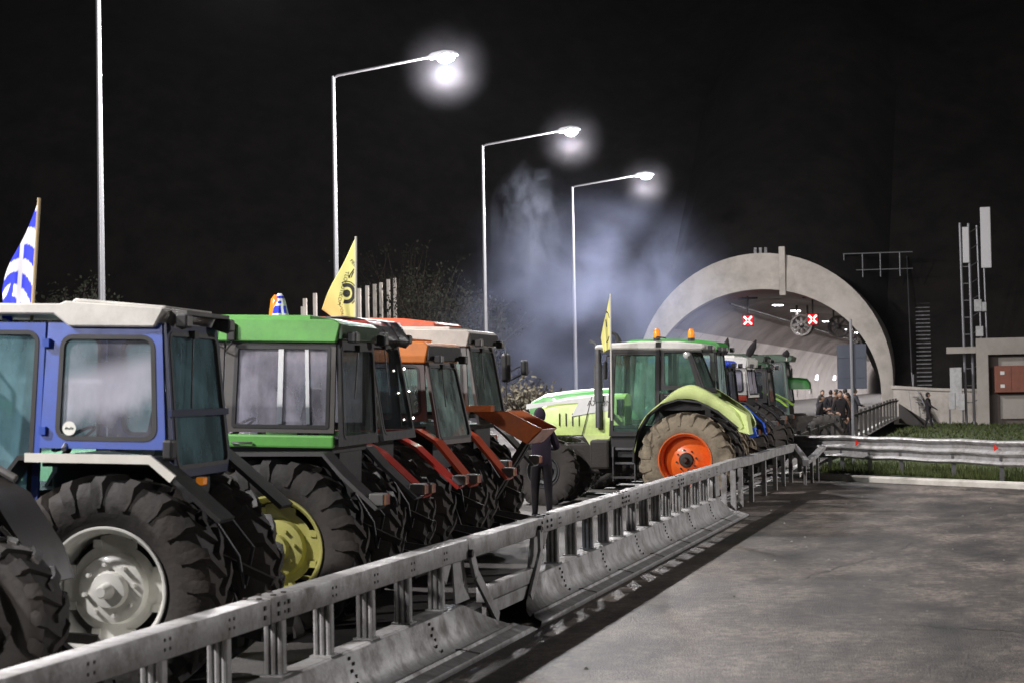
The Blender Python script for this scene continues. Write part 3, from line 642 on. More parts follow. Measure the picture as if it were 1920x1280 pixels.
# ---------------------------------------------------------------- tractors (built facing -X; camera side is -Y)
def paint_m(name, col, d=.45): return mat(name, tuple(c*1.0 for c in col), .32, 0, var=.12, scale=5, dirt=d, dirtcol=tuple(c*.30+.035 for c in col), coat=.3)
def bil(P, u, v):
    a = Vector(P[0]).lerp(Vector(P[1]), u); b = Vector(P[3]).lerp(Vector(P[2]), u); return a.lerp(b, v)
def window(P, frame, root, gl, marg=(.06, .06, .06, .06), rad=.06, th=.035, seal=True, name='window', sealm=None, inset=.5):
    # P: bottom-left, bottom-right, top-right, top-left (3-D). Adds the frame ring to the `frame` builder and hangs a pane on root.
    P = [Vector(p) for p in P]; W = ((P[1]-P[0]).length+(P[2]-P[3]).length)/2; H = ((P[3]-P[0]).length+(P[2]-P[1]).length)/2
    l, r, b, t = marg; l /= W; r /= W; b /= H; t /= H
    nrm = (P[1]-P[0]).cross(P[3]-P[0]).normalized()
    def loop(e):      # rounded rectangle shrunk by e metres
        ex, ey = e/W, e/H; rx, ry = max(.002, rad-e)/W, max(.002, rad-e)/H; out = []
        for cx, cy, a0 in ((1-r-ex-rx, 1-t-ey-ry, 0), (l+ex+rx, 1-t-ey-ry, 90), (l+ex+rx, b+ey+ry, 180), (1-r-ex-rx, b+ey+ry, 270)):
            for k in range(5):
                a = R(a0+k*22.5); out.append((cx+rx*math.cos(a), cy+ry*math.sin(a)))
        return out
    def ring(mb, oc, il, z0, z1, mi=0):
        # oc: 4 outer corners in uv (tr, tl, bl, br) or a 20-point loop
        N = 20; ol = [oc[k//5] for k in range(N)] if len(oc) == 4 else oc
        vs = []
        for z in (z0, z1):
            for (u, v) in ol: vs.append(bil(P, u, v)+nrm*z)
            for (u, v) in il: vs.append(bil(P, u, v)+nrm*z)
        fs = []
        for k in range(N):
            j = (k+1) % N
            for zz, fl in ((0, 0), (2*N, 1)):
                f = (zz+k, zz+j, zz+N+j, zz+N+k) if ol[k] != ol[j] else (zz+k, zz+N+j, zz+N+k)
                fs.append(f)
            fs.append((N+k, N+j, 3*N+j, 3*N+k))
            if ol[k] != ol[j]: fs.append((k, j, 2*N+j, 2*N+k))
        mb.add(vs, fs, mi)
    if frame is not None: ring(frame, [(1, 1), (0, 1), (0, 0), (1, 0)], loop(0), -th/2, th/2)
    il = loop(.004); z = -th*.1
    pane = MB().add([bil(P, u, v)+nrm*z for u, v in il], [tuple(range(20))]).build(name, gl, root)
    if seal:
        s = MB(); ring(s, loop(-.012), loop(.022), -th/2-.006, th/2+.006); s.build('window_seal', sealm or black, pane)
    return pane
def tyre_mesh(Ro, wd, rr, N=20, name='tyre'):
    mb = MB(); h = wd/2; q_ = min(1, Ro/.8); Rc = Ro-.045*q_
    mb.lathe_y([(rr, -h*.78), (rr+.03, -h*.86), (lerp(rr, Rc, .3), -h*1.02), (lerp(rr, Rc, .62), -h*1.05), (Rc-.07, -h*.98), (Rc-.01, -h*.82), (Rc, -h*.4), (Rc, h*.4), (Rc-.01, h*.82), (Rc-.07, h*.98), (lerp(rr, Rc, .62), h*1.05), (lerp(rr, Rc, .3), h*1.02), (rr+.03, h*.86), (rr, h*.78)], n=56)
    for sd in (1, -1):
        for k in range(N):
            a0 = 2*math.pi*(k+(0 if sd > 0 else .5))/N
            sts = [(-.03, Rc-.01, Ro, 0), (h*.45, Rc-.01, Ro-.002, .09), (h*.93, Rc-.05*q_, Ro-.012, .2), (h*1.09, Rc-.12*q_*q_, Rc-.02, .235), (h*1.10, Rc-.2*q_*q_, Rc-.13*q_*q_, .245)]
            vs = []; w_ = (.028, .032, .042, .046, .03)
            for (y, ri, ro, da), tw in zip(sts, w_):
                for r_, sg_ in ((ri, -1), (ri, 1), (ro, 1), (ro, -1)):
                    aa = a0+da+sg_*tw/Ro*(1.25 if r_ == ri else 1); vs.append((r_*math.cos(aa), sd*y, r_*math.sin(aa)))
            m = len(sts); fs = [(i*4+q, i*4+(q+1) % 4, (i+1)*4+(q+1) % 4, (i+1)*4+q) for i in range(m-1) for q in range(4)]+[(0, 1, 2, 3), ((m-1)*4+3, (m-1)*4+2, (m-1)*4+1, (m-1)*4)]
            mb.add(vs, fs)
    return mb
def wheel(root, x, y, Ro, wd, rr, rimm, tyrem, side, style='disc', N=20, hubm=None, hubs=0):
    # side -1: outer face towards -Y.  The hub disc is the wheel, tyre and rim hang from it.
    s = side; h = wd/2
    d = MB()
    if style == 'dish':          # deep cone disc
        d.lathe_y([(.0, s*-.10), (.10, s*-.10), (.16, s*-.10), (rr*.62, s*.0), (rr*.80, s*.02), (rr*.93, s*-.02)], n=40)
    elif style == 'shallow':
        d.lathe_y([(.0, s*h*.30), (.2, s*h*.30), (.24, s*h*.24), (rr*.93, s*h*-.15)], n=48)
    else:                        # cast disc with lobes bolted to the rim
        d.lathe_y([(.0, s*h*.42), (rr*.42, s*h*.42), (rr*.56, s*h*.34), (rr*.60, s*h*.05), (rr*.74, s*h*.02), (rr*.90, s*h*.02)], n=64, mod=lambda r, t, j: r if j < 4 else (r*(1 if max(0, math.cos(4*t)) > .15 else .84)))
    w_ = d.build('wheel', rimm, root, True); w_.location = (x, y, Ro)
    hb = MB(); hub = s*h*(.42 if style != 'dish' else -.2)
    if style == 'shallow': hub = s*h*.30
    hb.lathe_y([(0, hub+s*.20), (.035, hub+s*.20), (.05, hub+s*.16), (.06, hub+s*.07), (.125, hub+s*.06), (.14, hub+s*.02), (.14, hub-s*.01)], n=20)
    for k in range(8):
        t = k*math.pi/4+.2; rq = .19; hb.tube([(rq*math.cos(t), hub-s*.01, rq*math.sin(t)), (rq*math.cos(t), hub+s*.045, rq*math.sin(t))], .016, 6)
    hb.build('hub', hubm or iron, w_, True)
    rm = MB(); rm.lathe_y([(rr*.93, s*-h*.9), (rr*.93, s*h*.55), (rr*.97, s*h*.72), (rr*1.0, s*h*.80), (rr*1.05, s*h*.86), (rr*1.07, s*h*.90), (rr*1.06, s*h*.97), (rr*1.03, s*h*.97), (rr*.99, s*h*.86)], n=56)
    if style == 'lobed':
        for k in range(8):
            t = k*math.pi/4+math.pi/8; rm.box((rr*.80*math.cos(t)-.03, min(0, s*h*.1), rr*.80*math.sin(t)-.03), (rr*.80*math.cos(t)+.03, max(0, s*h*.1), rr*.80*math.sin(t)+.03))
    rm.build('rim', rimm, w_, True)
    tyre_mesh(Ro, wd, rr, N).build('tyre', tyrem, w_, True)
    return w_
def tractor(x, y, label, P, rz=0):
    g_ = P.get
    r = empty('tractor', (x, y, road_z(x, y) if not rz else g_('gz', 0)), rz); tag(r, label, 'tractor', 'tractors parked side by side along the barrier')
    r.rotation_euler[1] = 0 if rz else R(g_('pitch', 1.7))   # standing on the banked carriageway
    if not rz: r.rotation_euler[2] = R(g_('yaw', 0))
    body = paint_m('paint_'+g_('cname'), g_('col')); roofm = paint_m('roof_'+g_('rname', g_('cname')), g_('rcol', g_('col'))); fm = g_('frame', black); gl = g_('glass', gA)
    rimm = paint_m('rim_'+g_('rimname'), g_('rimcol'), .3)
    Ro = g_('R', .85); rr = g_('rr', .46); wd = g_('wd', .48); track = .95
    tm = g_('tyre', rubber)
    for s in (-1, 1): wheel(r, 0, s*(track-wd/2), Ro, wd, rr, rimm, tm if s < 0 or g_('bothmud') else rubber, s, g_('style', 'lobed'), g_('lugs', 20), g_('hubm'))
    xf = g_('xaxle', -2.45)
    for s in (-1, 1): wheel(r, xf, s*(.9-.17), g_('Rf', .62), .34, .30, paint_m('rim_dark', (.05, .05, .05)), rubber, s, 'dish', 16)
    # chassis
    MB().box((-2.9, -.22, .62), (-.3, .22, 1.2), bev=.04).box((-.45, -.34, .55), (.42, .34, 1.15), bev=.05).tube([(0, -.75, Ro), (0, .75, Ro)], .14, 10).tube([(xf, -.7, .6), (xf, .7, .6)], .09, 8).build('chassis', iron, r)
    for s in (-1, 1):
        MB().bar((.3, s*.2, .62), (1.05, s*.42, .5), .06, .09).bar((.62, s*.32, .58), (.40, s*.30, 1.25), .05).build('lift_arm', iron, r)
    MB().bar((.4, 0, 1.1), (1.0, 0, .85), .06).box((.38, -.2, .9), (.5, .2, 1.3)).build('top_link', iron, r); MB().box((.40, -.09, .35), (.75, .09, .47)).build('drawbar', iron, r)
    # hood
    hl = g_('hood', 2.0); hx1 = g_('xf', -1.25); hx0 = hx1-hl; hz1 = g_('hz', 1.75); hb = g_('hood_bottom', 1.15)
    hw = .36
    mb = MB(); N = 8; vs = []
    for i in range(N+1):
        u = i/N; xx = lerp(hx1, hx0, u); top = hz1-(.02+.20*u**2.2)*g_('hslope', 1); ww = hw*(1-.12*u)
        if i == N: top -= .10; 
        for yy, zz in ((-ww, hb), (-ww, top-.16), (-ww*.86, top-.05), (-ww*.55, top), (0, top+.02), (ww*.55, top), (ww*.86, top-.05), (ww, top-.16), (ww, hb)): vs.append((xx, yy, zz))
    fs = [(i*9+k, i*9+k+1, (i+1)*9+k+1, (i+1)*9+k) for i in range(N) for k in range(8)]+[tuple(N*9+k for k in range(9)), tuple(range(9))[::-1]]
    hood = mb.add(vs, fs).build('hood', paint_m('hood_'+g_('hname', g_('cname')), g_('hcol', g_('col'))), r, True)
    gv = MB()
    for k in range(4): gv.box((hx0+.45+k*.13, -hw*1.0, hz1-.62), (hx0+.465+k*.13, -hw*.93+.02, hz1-.38))
    gv.build('vent', black, hood)
    for s in (-1, 1): MB().box((hx0-.03, s*.2-.09, hz1-.52), (hx0+.02, s*.2+.09, hz1-.36), bev=.01).build('headlight', lampglass, hood)
    # cab shell
    w0, w1 = g_('w', (.70, .62)); zs, zt, zd = g_('zs', 1.86), g_('zt', 2.78), g_('zd', 1.25)
    xb, xt = g_('xb', (.42, .36)); xm = g_('xm', -.46); xfb, xft = g_('xfb', -1.35), g_('xft', -1.2); zr = g_('zr', 2.95)
    def yw(z): return lerp(w0, w1, (z-zs)/(zt-zs)) if z > zs else w0
    rf_ = MB()
    mg = g_('marg', (.07, .07, .07, .07)); rad = g_('rad', .07)
    for s in (-1, 1):
        fr = MB()
        Q = lambda X, Z: Vector((X, s*yw(Z), Z))
        a, b = (Q(xm, zs), Q(xb, zs)) ; c, d = Q(xt, zt), Q(xm+.02, zt)
        P4 = [a, b, c, d] if s < 0 else [b, a, d, c]
        mgs = mg if s < 0 else (mg[1], mg[0], mg[2], mg[3])
        rq = g_('rqglass', gl)
        p = window(P4, fr, r, rq if s < 0 else g_('farglass', gl), mgs, rad)
        if g_('slider') and s < 0:
            MB().bar(Vector((-.0, -yw(zs)-.012, zs+.08)), Vector((.0, -yw(zt)-.012, zt-.07)), .05, .02, up=(0, 1, 0)).build('slider_rail', chrome, p)
            MB().bar(Vector((.27, -yw(zs)-.004, zs+.08)), Vector((.24, -yw(zt)-.004, zt-.07)), .035, .02, up=(0, 1, 0)).build('slider_rail', chrome, p)
        if g_('fullfront', 1):
            a, b, c, d = Q(xfb, zd), Q(xm-.02, zd), Q(xm, zt), Q(xft, zt)
            P4 = [a, b, c, d] if s < 0 else [b, a, d, c]
            window(P4, fr, r, gl if s < 0 else g_('farglass', gl), (.05, .06, .07, .07), rad, name='door_window')
        fr.build('cab_side', fm, r)
    # rear window leaning outwards at the foot, front windscreen
    zrb = g_('zrb', zs-.06); xrb = xb+(xb-xt)*.1+g_('rlean', .05)
    rl = g_('rearframe', black)
    window([(xrb, -w0+.0, zrb), (xrb, w0, zrb), (xt+.01, w1, zt), (xt+.01, -w1, zt)], rf_, r, g_('rearglass', gl), (.06, .06, .07, .07), .08, name='rear_window')
    if g_('rearbar'): rf_.bar((lerp(xrb, xt, .42)+.02, -w0, lerp(zrb, zt, .42)), (lerp(xrb, xt, .42)+.02, w0, lerp(zrb, zt, .42)), .03, .05)
    rf_.build('rear_frame', rl, r); rf_ = MB()
    window([(xfb-.01, w0, zd+.35), (xfb-.01, -w0, zd+.35), (xft-.01, -w1, zt), (xft-.01, w1, zt)], rf_, r, gl, (.05, .05, .06, .06), .08, name='windscreen')
    rf_.build('front_frame', rl, r)
    # wiper on the rear window
    wx = xt+.05; MB().tube([(wx, -.05, zt-.05), (lerp(xt, xrb, .55)+.05, -.28, lerp(zt, zrb, .55))], .008, 5).box((wx-.03, -.1, zt-.1), (wx+.03, .0, zt-.04)).build('wiper', black, r)
    # cab floor and dark inside
    MB().box((xfb+.02, -w0+.06, .95), (-.62, w0-.06, 1.5)).box((-.62, -track+wd+.05, .95), (xb-.02, track-wd-.05, 2*Ro+.03)).box((-.60, -w0+.04, 2*Ro+.032), (xb-.03, w0-.04, max(2*Ro+.06, zs-.06))).build('lower_body', black, r)
    MB().box((xfb+.02, -w0+.03, 1.51), (-.63, w0-.03, 1.55)).build('cab_floor', black, r)
    MB().box((-.38, -.24, 1.62), (.08, .24, 1.76), bev=.04).prism([(.0, 1.74), (.10, 1.76), (.20, 2.3), (.12, 2.32)], -.22, .22).build('seat', seat_m, r, True)
    if g_('shade'): MB().box((xfb+.1, -.5, 1.75), (xfb+.2, .5, 2.05)).build('dashboard', black, r)
    MB().tube([(-.62+.19*math.cos(t*.4488)*.8, .19*math.sin(t*.4488), 1.92+.19*math.cos(t*.4488)*.5) for t in range(15)], .014, 6, cap=False).tube([(-.62, 0, 1.92), (-.85, 0, 1.5)], .03, 6).build('steering_wheel', black, r, True)
    # roof
    ro = g_('roof', 'box'); x0 = xft-.22; x1 = xt+g_('rover', .05); wr = w1+.07
    if ro == 'slab':       # angular white roof with a stepped side
        rm = MB(); 
        pr = [(x0-.6, zt+.06), (-.52, zt+.06), (-.40, zt-.03), (x1-.07, zt-.03), (x1, zt+.10), (x1-.01, zt+.115), (-.43, zt+.16), (-.48, zt+.14), (x0-.6, zt+.14)]
        rm.prism(pr, -wr, wr).prism([(-.44, zt+.155), (x1-.05, zt+.11), (x1-.02, zt+.13), (-.40, zt+.185)], -wr+.12, wr-.12)
        rf = rm.build('roof', roofm, r, bev=.012)
        wl = MB().prism([(x1-.03, zt-.0), (x1+.02, zt+.105), (x1+.12, zt+.07), (x1+.14, zt-.0), (x1+.10, zt-.045), (x1+.05, zt-.03)], wr-.14, wr-.1).prism([(x1-.03, zt-.0), (x1+.02, zt+.105), (x1+.12, zt+.07), (x1+.14, zt-.0), (x1+.10, zt-.045), (x1+.05, zt-.03)], -wr+.14, -wr+.18).box((x1-.05, -wr+.18, zt+.07), (x1+.12, wr-.14, zt+.10)).build('lamp_hood', MT['dull_grey'], rf)
    elif ro == 'box':
        rf = MB().prism([(x0, zt-.02), (x1-.02, zt-.03), (x1+.02, zr-.06), (x1-.03, zr-.02), (x0+.1, zr+.0), (x0-.05, zr-.08)], -wr, wr).box((x0+.3, -wr+.16, zr-.03), (x1-.3, wr-.16, zr+.025)).build('roof', roofm, r, bev=.012)
        MB().box((x1+.0, -wr+.02, zt-.0), (x1+.035, wr-.02, zr-.06), bev=.008).build('rear_panel', g_('rearpanel', black), rf)
    else:                  # rounded modern roof
        mb = MB(); pr = []
        for u, z in ((x0-.12, zt+.02), (x0-.08, zt+.10), (x0+.2, zr-.03), (x0+.8, zr), (x1-.5, zr-.01), (x1-.02, zr-.06), (x1+.03, zt+.03), (x1-.03, zt-.02)): pr.append((u, z))
        rf = mb.prism(pr, -wr, wr).build('roof', roofm, r, bev=.03)
        MB().box((x0, -wr+.03, zt-.05), (x1-.04, wr-.03, zt-.0)).build('roof_liner', black, rf)
    for s in (-1, 1):
        q = MB().box((x1+.06, s*(wr-.16)-.07, zt-.03), (x1+.15, s*(wr-.16)+.07, zt+.07), bev=.015).build('work_light', black, rf)
        MB().box((x1+.145, s*(wr-.16)-.055, zt-.015), (x1+.155, s*(wr-.16)+.055, zt+.055)).build('lens', lampglass, q)
    # fenders
    fp_ = g_('fender', [(-.60, 1.3), (-.56, 1.72), (-.48, 1.80), (.34, 1.80), (.5, 1.70), (.85, 1.40)])
    fc = g_('fcol'); ff = paint_m('fender_'+g_('fname'), fc) if fc else black
    for s in (-1, 1):
        y0, y1 = sorted((s*(track+.03), s*(w0-.06)))
        f = MB().strip(fp_, y0, y1, .035).build('fender', ff, r, bev=0)
        e = fp_[-1]; e2 = fp_[-2]
        if g_('taillight', 1):
            lb = MB().box((e[0]-.07, s*.84-.10, e[1]+.04), (e[0]+.07, s*.84+.10, e[1]+.15), bev=.012).build('tail_light', MT['dull_grey'], f)
            MB().box((e[0]+.068, s*.84-.09, e[1]+.05), (e[0]+.082, s*.84-.0, e[1]+.14)).build('amber_lens', mat('dull_amber', (.30, .13, .06), .4), lb)
            MB().box((e[0]+.068, s*.84+.005, e[1]+.05), (e[0]+.082, s*.84+.09, e[1]+.14)).build('red_lens', mat('dull_red', (.22, .03, .02), .4), lb)
        if g_('trim') and s < 0:
            tp = g_('trimpts', fp_); MB().strip([(a, b-.012) for a, b in tp], y0-.012, y0+.02, .065).build('fender_trim', MT[g_('trim')], f)
    if g_('sill'):
        MB().box((xm+.0, -w0-.02, zs-.14), (xb+.0, -w0+.05, zs-.02), bev=.02).build('sill_panel', body, r); MB().box((xm, w0-.05, zs-.14), (xb, w0+.02, zs-.02), bev=.02).build('sill_panel', body, r)
    MB().tube([(xm+.10, -w0-.035, zs-.10), (xm+.16, -w0-.06, zs-.10), (xm+.26, -w0-.06, zs-.10), (xm+.30, -w0-.035, zs-.10)], .012, 6).build('door_handle', chrome, r, True)
    MB().tube([(.38, .1, 1.25), (.62, .05, 1.35), (.80, .12, 1.1), (.72, .2, .8)], .016, 6).tube([(.38, -.15, 1.2), (.60, -.2, 1.32), (.75, -.1, 1.05), (.78, -.05, .8)], .016, 6).build('hydraulic_hose', black, r, True)
    # exhaust, steps, tank, mirrors
    if g_('exhaust', 1):
        ex = g_('exx', xft-.35); MB().tube([(ex, -.42, 1.5), (ex, -.42, g_('exz', 2.95)), (ex-.05, -.42, g_('exz', 2.95)+.12), (ex-.16, -.42, g_('exz', 2.95)+.17)], [.06, .06, .035, .03], 10).tube([(ex, -.42, 2.0), (ex, -.42, 2.72)], .085, 12).build('exhaust_pipe', steel_d if g_('shiny') else iron, r, True)
    MB().box((xfb+.1, -w0-.12, .55), (xfb+.5, -w0+.05, .59)).box((xfb+.1, -w0-.08, .82), (xfb+.5, -w0+.05, .86)).box((xfb+.1, -w0-.04, 1.09), (xfb+.5, -w0+.05, 1.13)).box((xfb+.08, -w0-.12, .5), (xfb+.1, -w0+.05, 1.15)).box((xfb+.5, -w0-.12, .5), (xfb+.52, -w0+.05, 1.15)).build('step', steel_d, r)
    MB().box((xfb-.38, -w0-.03, .72), (xfb+.0, -.25, 1.28), bev=.05).build('fuel_tank', iron, r)
    mz = zt-.35
    m_ = MB().tube([(xft, -w1, zt-.1), (xft-.05, -w1-.28, zt-.12), (xft-.05, -w1-.3, mz)], .012, 6).box((xft-.09, -w1-.4, mz-.2), (xft-.04, -w1-.22, mz+.14), bev=.02).build('mirror', black, r)
    return r, rf
mat('dull_grey', (.13, .125, .12), .55, dirt=.5, dirtcol=(.05, .045, .04))
cream = mat('cream_trim', (.62, .60, .54), .45, dirt=.4, dirtcol=(.35, .32, .27))
# 1 blue
blue = paint_m('blue_cab_paint', (.032, .08, .38), .5)
t1, rf1 = tractor(-6.40, 13.3, 'blue tractor with a cream roof and white wheel rims, second from the left edge', dict(yaw=6, cname='deep_blue', col=(.03, .07, .42), rname='cream', rcol=(.66, .64, .59), hubm=paint_m('rim_white', (.74, .73, .68), .3), rimname='white', rimcol=(.74, .73, .68),
    frame=blue, glass=gA, rqglass=gS, rearglass=gA, R=.85, rr=.44, zs=1.87, zt=2.80, xm=-.60, xb=(.37, .30), marg=(.12, .07, .07, .10), rad=.085, roof='slab', rover=.03, zr=2.96,
    fender=[(-.98, 1.35), (-.65, 1.79), (.34, 1.79), (.50, 1.66), (.86, 1.36)], fcol=None, trim='cream_trim', trimpts=[(-.60, 1.79), (.34, 1.79), (.50, 1.66)], rearbar=1, rearframe=mat('navy_frame', (.012, .02, .07), .4), taillight=0, w=(.70, .62), zrb=1.66, rlean=.05, exhaust=0, farglass=gA))
dg = MB().lathe_y([(0, 0), (.052, 0), (.052, .004)], n=28).build('round_sticker', mat('sticker_white', (.72, .72, .66), .5), t1, True); dg.location = (-.37, -.725, 2.02)
sk = MB()
for k in range(5): sk.bar((-.03+k*.013, -.002, -.008+.006*(k % 2)), (-.02+k*.013, -.002, .010-.005*(k % 3)), .007, .002, up=(0, 1, 0))
sk.build('print', mat('sticker_green', (.04, .07, .05), .5), dg)
MB().box((-.60, -.70, 2.62), (-.55, -.62, 2.68)).build('hinge', blue, t1); MB().box((-.60, -.74, 1.97), (-.55, -.66, 2.03)).build('hinge', blue, t1); MB().tube([(-.40, -.75, 1.865), (-.40, -.70, 1.90)], .02, 8).build('door_knob', chrome, t1)
MB().box((.37, -.80, 1.80), (.45, -.68, 1.95), bev=.02).build('side_lamp', MT['black_plastic'], t1)
MB().box((.50, -.40, 1.60), (.56, -.30, 1.66), bev=.01).build('amber_marker', amber, t1)
# 2 green
t2, rf2 = tractor(-6.52, 16.85, 'green roofed tractor with sliding side windows and yellow wheel rims', dict(yaw=5, cname='bright_green', col=(.14, .42, .09), rimname='dull_yellow', rimcol=(.42, .40, .12), hubm=paint_m('rim_dull_yellow', (.42, .40, .12), .3),
    frame=mat('grey_cab_frame', (.075, .072, .068), .55, dirt=.4), glass=gB, rqglass=gB, rearglass=glass('smeared_rear', (.45, .5, .48), .22, (.30, .33, .31), 3), R=.84, rr=.46, zs=1.90, zt=2.76, xm=-.55, xb=(.52, .52), marg=(.10, .06, .05, .07), rad=.015, roof='box', rover=.03, zr=2.96,
    slider=1, sill=1, fender=[(-.9, 1.25), (-.55, 1.68), (.48, 1.70), (.64, 1.52), (.98, 1.22)], fcol=(.09, .085, .085), fname='grey', rearframe=MT['black_plastic'], rearpanel=paint_m('dark_green', (.02, .07, .02)), w=(.70, .66), zrb=1.78, rlean=.06, exhaust=0))
MB().tube([(-.62, -.74, 2.78), (-.62, -.76, 2.98)], .012, 6).box((-.5, -.78, 2.74), (-.42, -.73, 2.90), bev=.01).tube([(-.6, -.75, 2.70), (-.5, -.76, 2.66), (-.44, -.75, 2.75)], .01, 6).build('bracket', black, t2)
# 3 dark red with a black cover
t3, rf3 = tractor(-6.95, 19.3, 'red tractor with black cover over its roof end and a string of lights', dict(yaw=4, cname='old_red', col=(.38, .025, .015), rimname='old_red', rimcol=(.2, .03, .02),
    frame=black, glass=gD, rearglass=gD, R=.85, zt=2.82, zr=3.03, roof='box', w=(.72, .64), xb=(.47, .40), fender=[(-.9, 1.25), (-.55, 1.72), (.42, 1.72), (.62, 1.62), (1.12, 1.18)], fcol=(.62, .04, .025), fname='old_red', zrb=1.75, rlean=.14, exhaust=0))
cv = MB(); N = 16; vs = []
for j in range(7):
    for i in range(N+1):
        y = lerp(-.66, .7, i/N); f = .035*math.sin(i*1.5)*j/4
        zz = 3.05-[0, 0, .04, .12, .2, .25, .27+.06*math.sin(i*1.1)][j]; xx = [.1, .3, .50, .56, .60, .62, .60][j]+f; vs.append((xx, y, zz))
cv.add(vs, [(j*(N+1)+i, j*(N+1)+i+1, (j+1)*(N+1)+i+1, (j+1)*(N+1)+i) for j in range(6) for i in range(N)])
cc = cv.build('roof_cover', mat('black_tarpaulin', (.022, .016, .016), .45, bump=.4, scale=3), None, True); cc.location = (t3.location.x, 19.3, t3.location.z); tag(cc, 'crumpled black tarpaulin thrown over the red tractor roof end', 'tarpaulin')
md = cc.modifiers.new('s', 'SOLIDIFY'); md.thickness = .02
fl = emit('lit_fairy_light', (1, .95, .85), 18)
fs_ = empty('fairy_lights', (t3.location.x, 19.3, t3.location.z)); tag(fs_, 'string of tiny lit bulbs along the rear pillars of the red tractor', 'fairy lights')
pts = [(.50, -.66, 2.70), (.53, -.67, 2.62), (.56, -.68, 2.55), (.57, -.66, 2.45), (.59, -.69, 2.33), (.61, -.70, 2.22), (.62, -.71, 2.1), (.64, -.70, 1.98), (.64, -.7, 1.90), (.56, .60, 2.5), (.6, .64, 2.25), (.64, .66, 1.95)]
MB().tube(pts[:9], .004, 5).tube(pts[9:], .004, 5).build('wire', black, fs_)
b0 = None
for p in pts:
    if b0 is None: b0 = MB().sphere((0, 0, 0), .011, seg=8).build('bulb', fl, fs_); q = b0
    else: q = b0.copy(); C.objects.link(q); q.parent = fs_
    q.location = p
# 4 orange
t4, rf4 = tractor(-7.08, 21.9, 'orange roofed tractor with fogged green windows, between red and white roofed ones', dict(cname='orange', col=(.72, .23, .04), rimname='grey_rim', rimcol=(.3, .28, .26),
    frame=mat('brown_grey_frame', (.11, .085, .08), .6), glass=gF, rearglass=gF, farglass=gF, R=.83, zt=2.62, zr=2.86, roof='box', w=(.72, .62), xb=(.50, .42), zs=1.9, fender=[(-.9, 1.3), (-.55, 1.75), (.45, 1.78), (.65, 1.66), (1.1, 1.15)], fcol=(.60, .08, .03), fname='rust_red', rearframe=MT['brown_grey_frame'], zrb=1.62, rlean=.14, exhaust=0))
# 5 white roof with the orange carrier
t5, rf5 = tractor(-7.28, 24.5, 'tractor with worn white roof, grey frame and an orange transport box behind', dict(cname='orange_red', col=(.45, .09, .02), rname='worn_white', rcol=(.56, .52, .46), rimname='grey_rim', rimcol=(.3, .28, .26),
    frame=mat('grey_frame', (.13, .125, .12), .5), glass=gF, rearglass=glass('clear_green_rear', (.6, .75, .68), .30, (.42, .52, .48), 6), farglass=gF, R=.85, zt=2.86, zr=3.07, roof='box', w=(.72, .64), xb=(.48, .40), fender=[(-.9, 1.3), (-.55, 1.75), (.42, 1.75), (.6, 1.6), (1.0, 1.2)], fcol=(.10, .10, .10), fname='grey', zrb=1.80, rlean=.12, exhaust=0, rearframe=MT['grey_frame']))
orange = paint_m('orange_steel', (.46, .11, .02), .75)
tb = empty('transport_box', (-7.0, 24.5, 0)); tag(tb, 'orange steel transport box tilted behind the white roofed tractor', 'transport box')
mb = MB()
def slab(mb, P, th, d=(0, 1, 0)):
    v = Vector(d)*th; P = [Vector(p) for p in P]; n = len(P)
    mb.add(P+[p+v for p in P], [tuple(range(n)), tuple(range(2*n-1, n-1, -1))]+[(i, (i+1) % n, (i+1) % n+n, i+n) for i in range(n)])
SP = [(.37, 1.99), (.91, 1.67), (1.09, 1.57), (1.29, 1.76), (.84, 1.99)]
slab(mb, [(a, -.95, c) for a, c in SP], .03)
mb.build('side_plate', orange, tb); mb = MB()
slab(mb, [(a, -.1, c) for a, c in SP], .03); mb.build('side_plate', orange, tb)
mb = MB(); slab(mb, [(.37, -.92, 1.98), (.91, -.92, 1.66), (.91, -.1, 1.66), (.37, -.1, 1.98)], .02, (0, 0, 1)); slab(mb, [(.91, -.92, 1.66), (1.09, -.92, 1.56), (1.09, -.1, 1.56), (.91, -.1, 1.66)], .02, (0, 0, 1))
slab(mb, [(1.09, -.92, 1.57), (1.285, -.92, 1.75), (1.285, -.1, 1.75), (1.09, -.1, 1.57)], .02, (1, 0, 0)); mb.build('floor_plate', orange, tb)
slab_ = MB(); slab(slab_, [(.1, -.98, 2.07), (.62, -.98, 2.07), (.62, -.98, 1.99), (.1, -.98, 1.99)], .2); slab_.build('top_beam', orange, tb)
MB().bar((.3, -.4, .6), (1.0, -.5, 1.64), .07).bar((.3, -.2, .6), (1.0, -.3, 1.64), .07).build('support', iron, tb)
# 6 tractor with red roof behind
t5b, _ = tractor(-8.45, 27.0, 'taller tractor mostly hidden behind the white roofed one, only its long red roof showing', dict(cname='orange_red', col=(.42, .07, .02), rname='orange_red_roof', rcol=(.62, .12, .05), rimname='grey_rim', rimcol=(.3, .28, .26),
    frame=black, glass=gD, zt=3.08, zr=3.29, roof='round', exhaust=0, R=.85, farglass=gD))
mi = empty('wing_mirror', (-6.97, 26.3, 2.38)); tag(mi, 'big black wing mirror on a thin arm behind the white roofed tractor', 'mirror')
MB().box((0, 0, .0), (.11, .2, .42), bev=.04).build('mirror_housing', black, mi); MB().tube([(.06, .1, .42), (.05, .1, .5), (-.2, .1, .52)], .014, 6).tube([(.06, .1, .0), (.04, .1, -.3)], .014, 6).tube([(.1, .1, .15), (.3, .15, .25)], .009, 6).tube([(.1, .1, .02), (.3, .15, .12)], .009, 6).build('arm', steel_d, mi)
MB().box((.27, .1, .1), (.36, .26, .32), bev=.03).build('round_mirror', black, mi)
